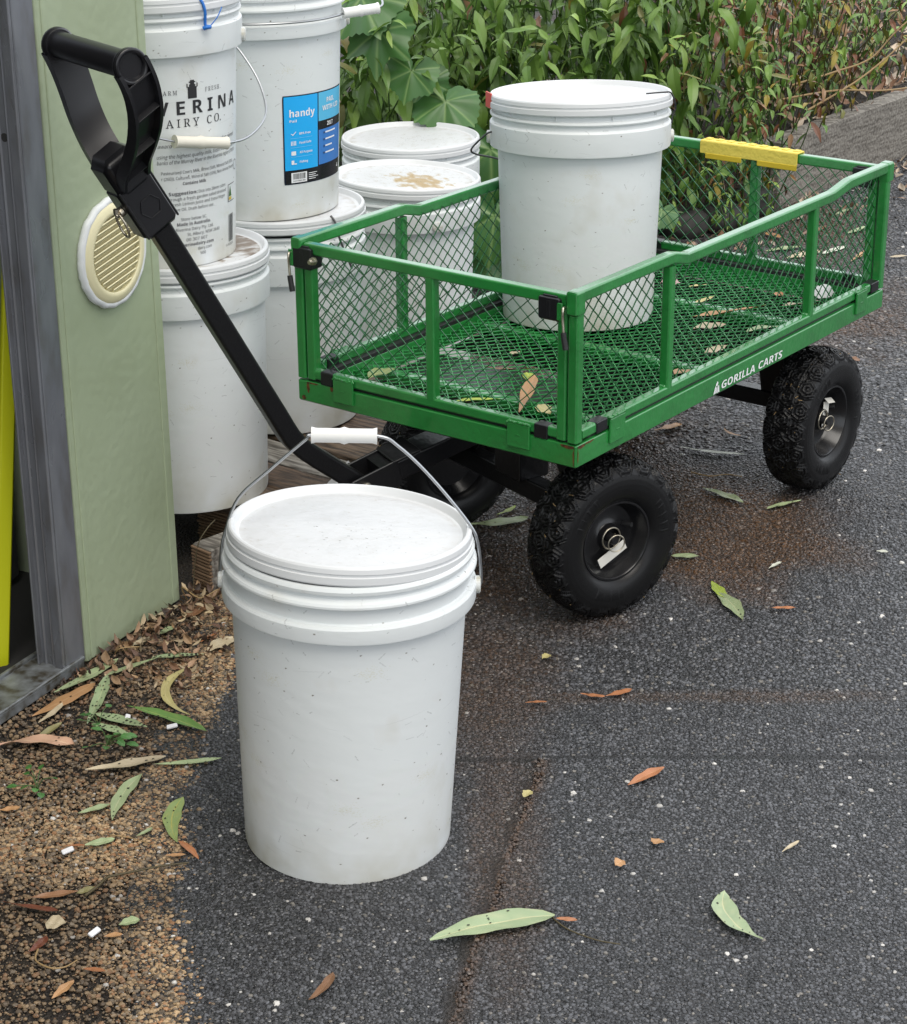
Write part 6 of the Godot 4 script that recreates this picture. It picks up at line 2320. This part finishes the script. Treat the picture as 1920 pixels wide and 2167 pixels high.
	# stems and twigs
	var tw := [
		["brown stalk of the largest leaf, curving away over the asphalt", [[0.112, 0.008, 2.116], [0.122, 0.008, 2.098], [0.135, 0.008, 2.083], [0.163, 0.008, 2.064], [0.190, 0.008, 2.055]], 0.0013, "stem"],
		["dark twig with a forked end lying on the gravel", [[-0.448, 0.008, 2.165], [-0.435, 0.009, 2.185], [-0.427, 0.010, 2.202], [-0.414, 0.009, 2.210], [-0.391, 0.008, 2.221], [-0.364, 0.008, 2.231], [-0.331, 0.007, 2.240]], 0.0019, "stem"],
		["looped tan stem on the lower gravel", [[-0.485, 0.006, 2.055], [-0.482, 0.010, 2.027], [-0.462, 0.012, 2.009], [-0.446, 0.010, 2.014], [-0.436, 0.006, 2.033]], 0.0013, "stemtan"],
		["forked yellow stem between two pale leaves behind the front wheel", [[0.435, 0.006, 3.570], [0.465, 0.008, 3.545], [0.50, 0.007, 3.555], [0.525, 0.006, 3.545]], 0.0014, "stemtan"],
		["tan root tendril looping at the foot of the pallet bearer", [[-0.425, 0.004, 3.03], [-0.43, 0.03, 3.02], [-0.40, 0.02, 3.0], [-0.372, 0.03, 3.01], [-0.385, 0.004, 3.02]], 0.0013, "stemtan"],
		["thin brown root hanging down over the pallet edge", [[-0.385, 0.103, 3.12], [-0.395, 0.101, 3.085], [-0.408, 0.08, 3.07], [-0.416, 0.03, 3.06], [-0.416, 0.003, 3.05]], 0.0011, "stem"],
		["curled thread of stem around the shed foot", [[-0.51, 0.006, 2.83], [-0.50, 0.02, 2.82], [-0.475, 0.018, 2.83], [-0.48, 0.006, 2.85], [-0.505, 0.006, 2.84]], 0.0012, "stemtan"],
		["thin straw lying across the gravel under the green leaf", [[-0.44, 0.005, 2.31], [-0.41, 0.006, 2.30], [-0.38, 0.005, 2.285]], 0.0008, "stemtan"]]
	for e in tw:
		var s := S()
		var pts := []
		for q in e[1]:
			pts.append(V(q[0], q[1], q[2]))
		tube(s, smooth_path(pts, 5), e[2], 6, false, 0.6)
		meta(put("twig", s.commit(), M[e[3]]), e[0], "twig")
	# scraps inside the cart
	var cx := Transform3D(Basis(Vector3.UP, deg_to_rad(53.24)), V(0.1765, 0, 2.8126))
	var bits := [
		[0.235, 0.330, 0.225, 0.225, 0.012, "brown", "brown leaf in the cart, one arm of a seven shape"],
		[0.225, 0.225, 0.085, 0.160, 0.016, "tan", "reddish tan leaf in the cart with a broad torn end"],
		[0.245, 0.255, 0.205, 0.225, 0.016, "lime", "lime yellow leaf piece at the joint of the brown leaves in the cart"],
		[0.130, 0.155, 0.105, 0.115, 0.018, "yellow", "yellow leaf piece beside the torn tan leaf in the cart"],
		[0.330, 0.335, 0.300, 0.320, 0.014, "cream", "small cream scrap on the cart floor near the front"],
		[0.060, 0.430, 0.140, 0.440, 0.022, "green2", "olive green leaf in the front corner of the cart"],
		[0.60, 0.160, 0.66, 0.130, 0.018, "cream", "cream leaf on the cart floor behind its pail"],
		[0.66, 0.20, 0.76, 0.11, 0.020, "tan", "long tan leaf on the cart floor towards the rear"],
		[0.74, 0.24, 0.78, 0.22, 0.012, "yellow", "little yellow leaf on the cart floor near the rear panel"],
		[0.80, 0.10, 0.86, 0.05, 0.016, "cream", "pale strip of leaf in the rear near corner of the cart"],
		[0.62, 0.07, 0.70, 0.05, 0.014, "pale", "pale green leaf on the cart floor near the second post"],
		[0.37, 0.06, 0.41, 0.05, 0.02, "tan", "tan scrap by the first post inside the cart"],
		[0.82, 0.30, 0.85, 0.275, 0.010, "yellow", "yellow scrap next to the pink petal in the cart"],
		[0.50, 0.08, 0.54, 0.06, 0.016, "cream", "cream scrap halfway along the near side of the cart"],
		[0.07, 0.27, 0.12, 0.22, 0.010, "lime", "thin lime leaf at the front edge of the cart floor"],
		[0.88, 0.155, 0.84, 0.12, 0.012, "orange", "orange brown leaf standing in the rear of the cart"]]
	for k in bits.size():
		var e: Array = bits[k]
		var a: Vector3 = cx * C(e[0], 0.3335, e[1])
		var b: Vector3 = cx * C(e[2], 0.3335, e[3])
		var tn: Array = tones[e[5]]
		var lm := leaf_mesh(a.distance_to(b), e[4] * 1.3, {"fold": R(0.1, 0.4), "droop": R(-0.4, 0.2), "wave": 0.05, "twist": R(-0.5, 0.5), "seg": 8, "blade": tn[0], "mid": tn[1], "seed": 300.0 + k})
		var xa := (b - a).normalized()
		var o := put("leaf_scrap", lm, M.leaf, null, Transform3D(Basis(xa, Vector3.UP, xa.cross(Vector3.UP)), a))
		o.position.y += maxf(0.0, -lm.get_aabb().position.y)
		meta(o, e[6], "leaf", "leaf scraps in the cart")
	for e in [[0.815, 0.335, 0.034, "pinkpaper", "pale pink crumpled petal on the cart floor behind its pail", "petal"], [0.905, 0.075, 0.04, "whitepaper", "white crumpled scrap in the rear near corner of the cart", "paper scrap"]]:
		var s := S()
		var r2 := RandomNumberGenerator.new()
		r2.seed = int(e[0] * 1000)
		var g := []
		for j in 6:
			var row := []
			for i in 6:
				row.append(cx * C(e[0] + (i - 2.5) / 5.0 * e[2], 0.334 + r2.randf_range(0.0, 0.022) * (1.0 if i > 0 and j > 0 else 0.3), e[1] + (j - 2.5) / 5.0 * e[2] * 0.7))
			g.append(row)
		for j in 5:
			for i in 5:
				qf(s, [g[j][i], g[j][i + 1], g[j + 1][i]])
				qf(s, [g[j][i + 1], g[j + 1][i + 1], g[j + 1][i]])
		meta(put("crumpled_scrap", s.commit(), M[e[3]]), e[4], e[5])
	# white chips on the gravel and a grey plastic corner on the pallet
	for e in [[-0.487, 2.272, 0.5, "upright white chip on the lower gravel"], [-0.462, 2.625, 1.6, "white chip lying against the round leafed weed"], [-0.396, 2.60, 0.2, "thin white sliver next to the fresh green leaf"], [-0.425, 2.09, 0.9, "small white pebble like chip near the looped stem"]]:
		var s := S()
		bx(s, Transform3D(Basis.from_euler(Vector3(0.3, e[2], 0.2)), V(e[0], 0.006, e[1])), Vector3(0.016, 0.004, 0.008), 0.0015)
		meta(put("white_chip", s.commit(), M.whitepaper), e[3], "chip")
	var gs := S()
	qf(gs, [V(-0.215, 0.105, 3.262), V(-0.135, 0.105, 3.255), V(-0.180, 0.116, 3.352)])
	qf(gs, [V(-0.215, 0.103, 3.262), V(-0.135, 0.103, 3.255), V(-0.180, 0.103, 3.352)])
	meta(put("plastic_sheet", gs.commit(), M.greysheet), "corner of grey plastic sheet poking up beside the pallet boards", "plastic sheet")

func _ready() -> void:
	rng.seed = 20240611
	fn.seed = 11
	fn.frequency = 0.01
	fn2.seed = 12
	fn2.frequency = 0.02
	# camera
	var cam := Camera3D.new()
	cam.name = "camera"
	cam.fov = 27.484
	cam.near = 0.05
	cam.far = 400.0
	add_child(cam)
	cam.position = Vector3(0, 1.3925, 0)
	cam.rotation = Vector3(deg_to_rad(-22.2763), 0, 0)
	cam.rotate_object_local(Vector3(0, 0, 1), deg_to_rad(-0.3616))
	cam.current = true
	# sky: even bright overcast
	var env := Environment.new()
	env.background_mode = Environment.BG_SKY
	var sm := ProceduralSkyMaterial.new()
	sm.sky_top_color = Color(0.93, 0.95, 0.98)
	sm.sky_horizon_color = Color(0.86, 0.88, 0.90)
	sm.sky_curve = 0.2
	sm.ground_bottom_color = Color(0.25, 0.25, 0.24)
	sm.ground_horizon_color = Color(0.45, 0.46, 0.46)
	sm.sky_energy_multiplier = 1.0
	var sky := Sky.new()
	sky.sky_material = sm
	env.sky = sky
	env.tonemap_mode = Environment.TONE_MAPPER_LINEAR
	env.tonemap_exposure = 2.05
	env.sdfgi_enabled = true
	env.ssao_enabled = true
	env.ssil_enabled = true
	var we := WorldEnvironment.new()
	we.name = "environment"
	we.environment = env
	add_child(we)
	var sun := DirectionalLight3D.new()
	sun.name = "sun"
	sun.light_energy = 0.35
	sun.light_color = Color(1.0, 0.98, 0.95)
	sun.light_angular_distance = 40.0
	sun.shadow_enabled = true
	add_child(sun)
	sun.rotation = Vector3(deg_to_rad(-62), deg_to_rad(25), 0)
	make_materials()
	build_ground()
	build_shed()
	build_edging()
	build_plants()
	build_pallet()
	build_pails()
	build_cart()
	build_fallen()
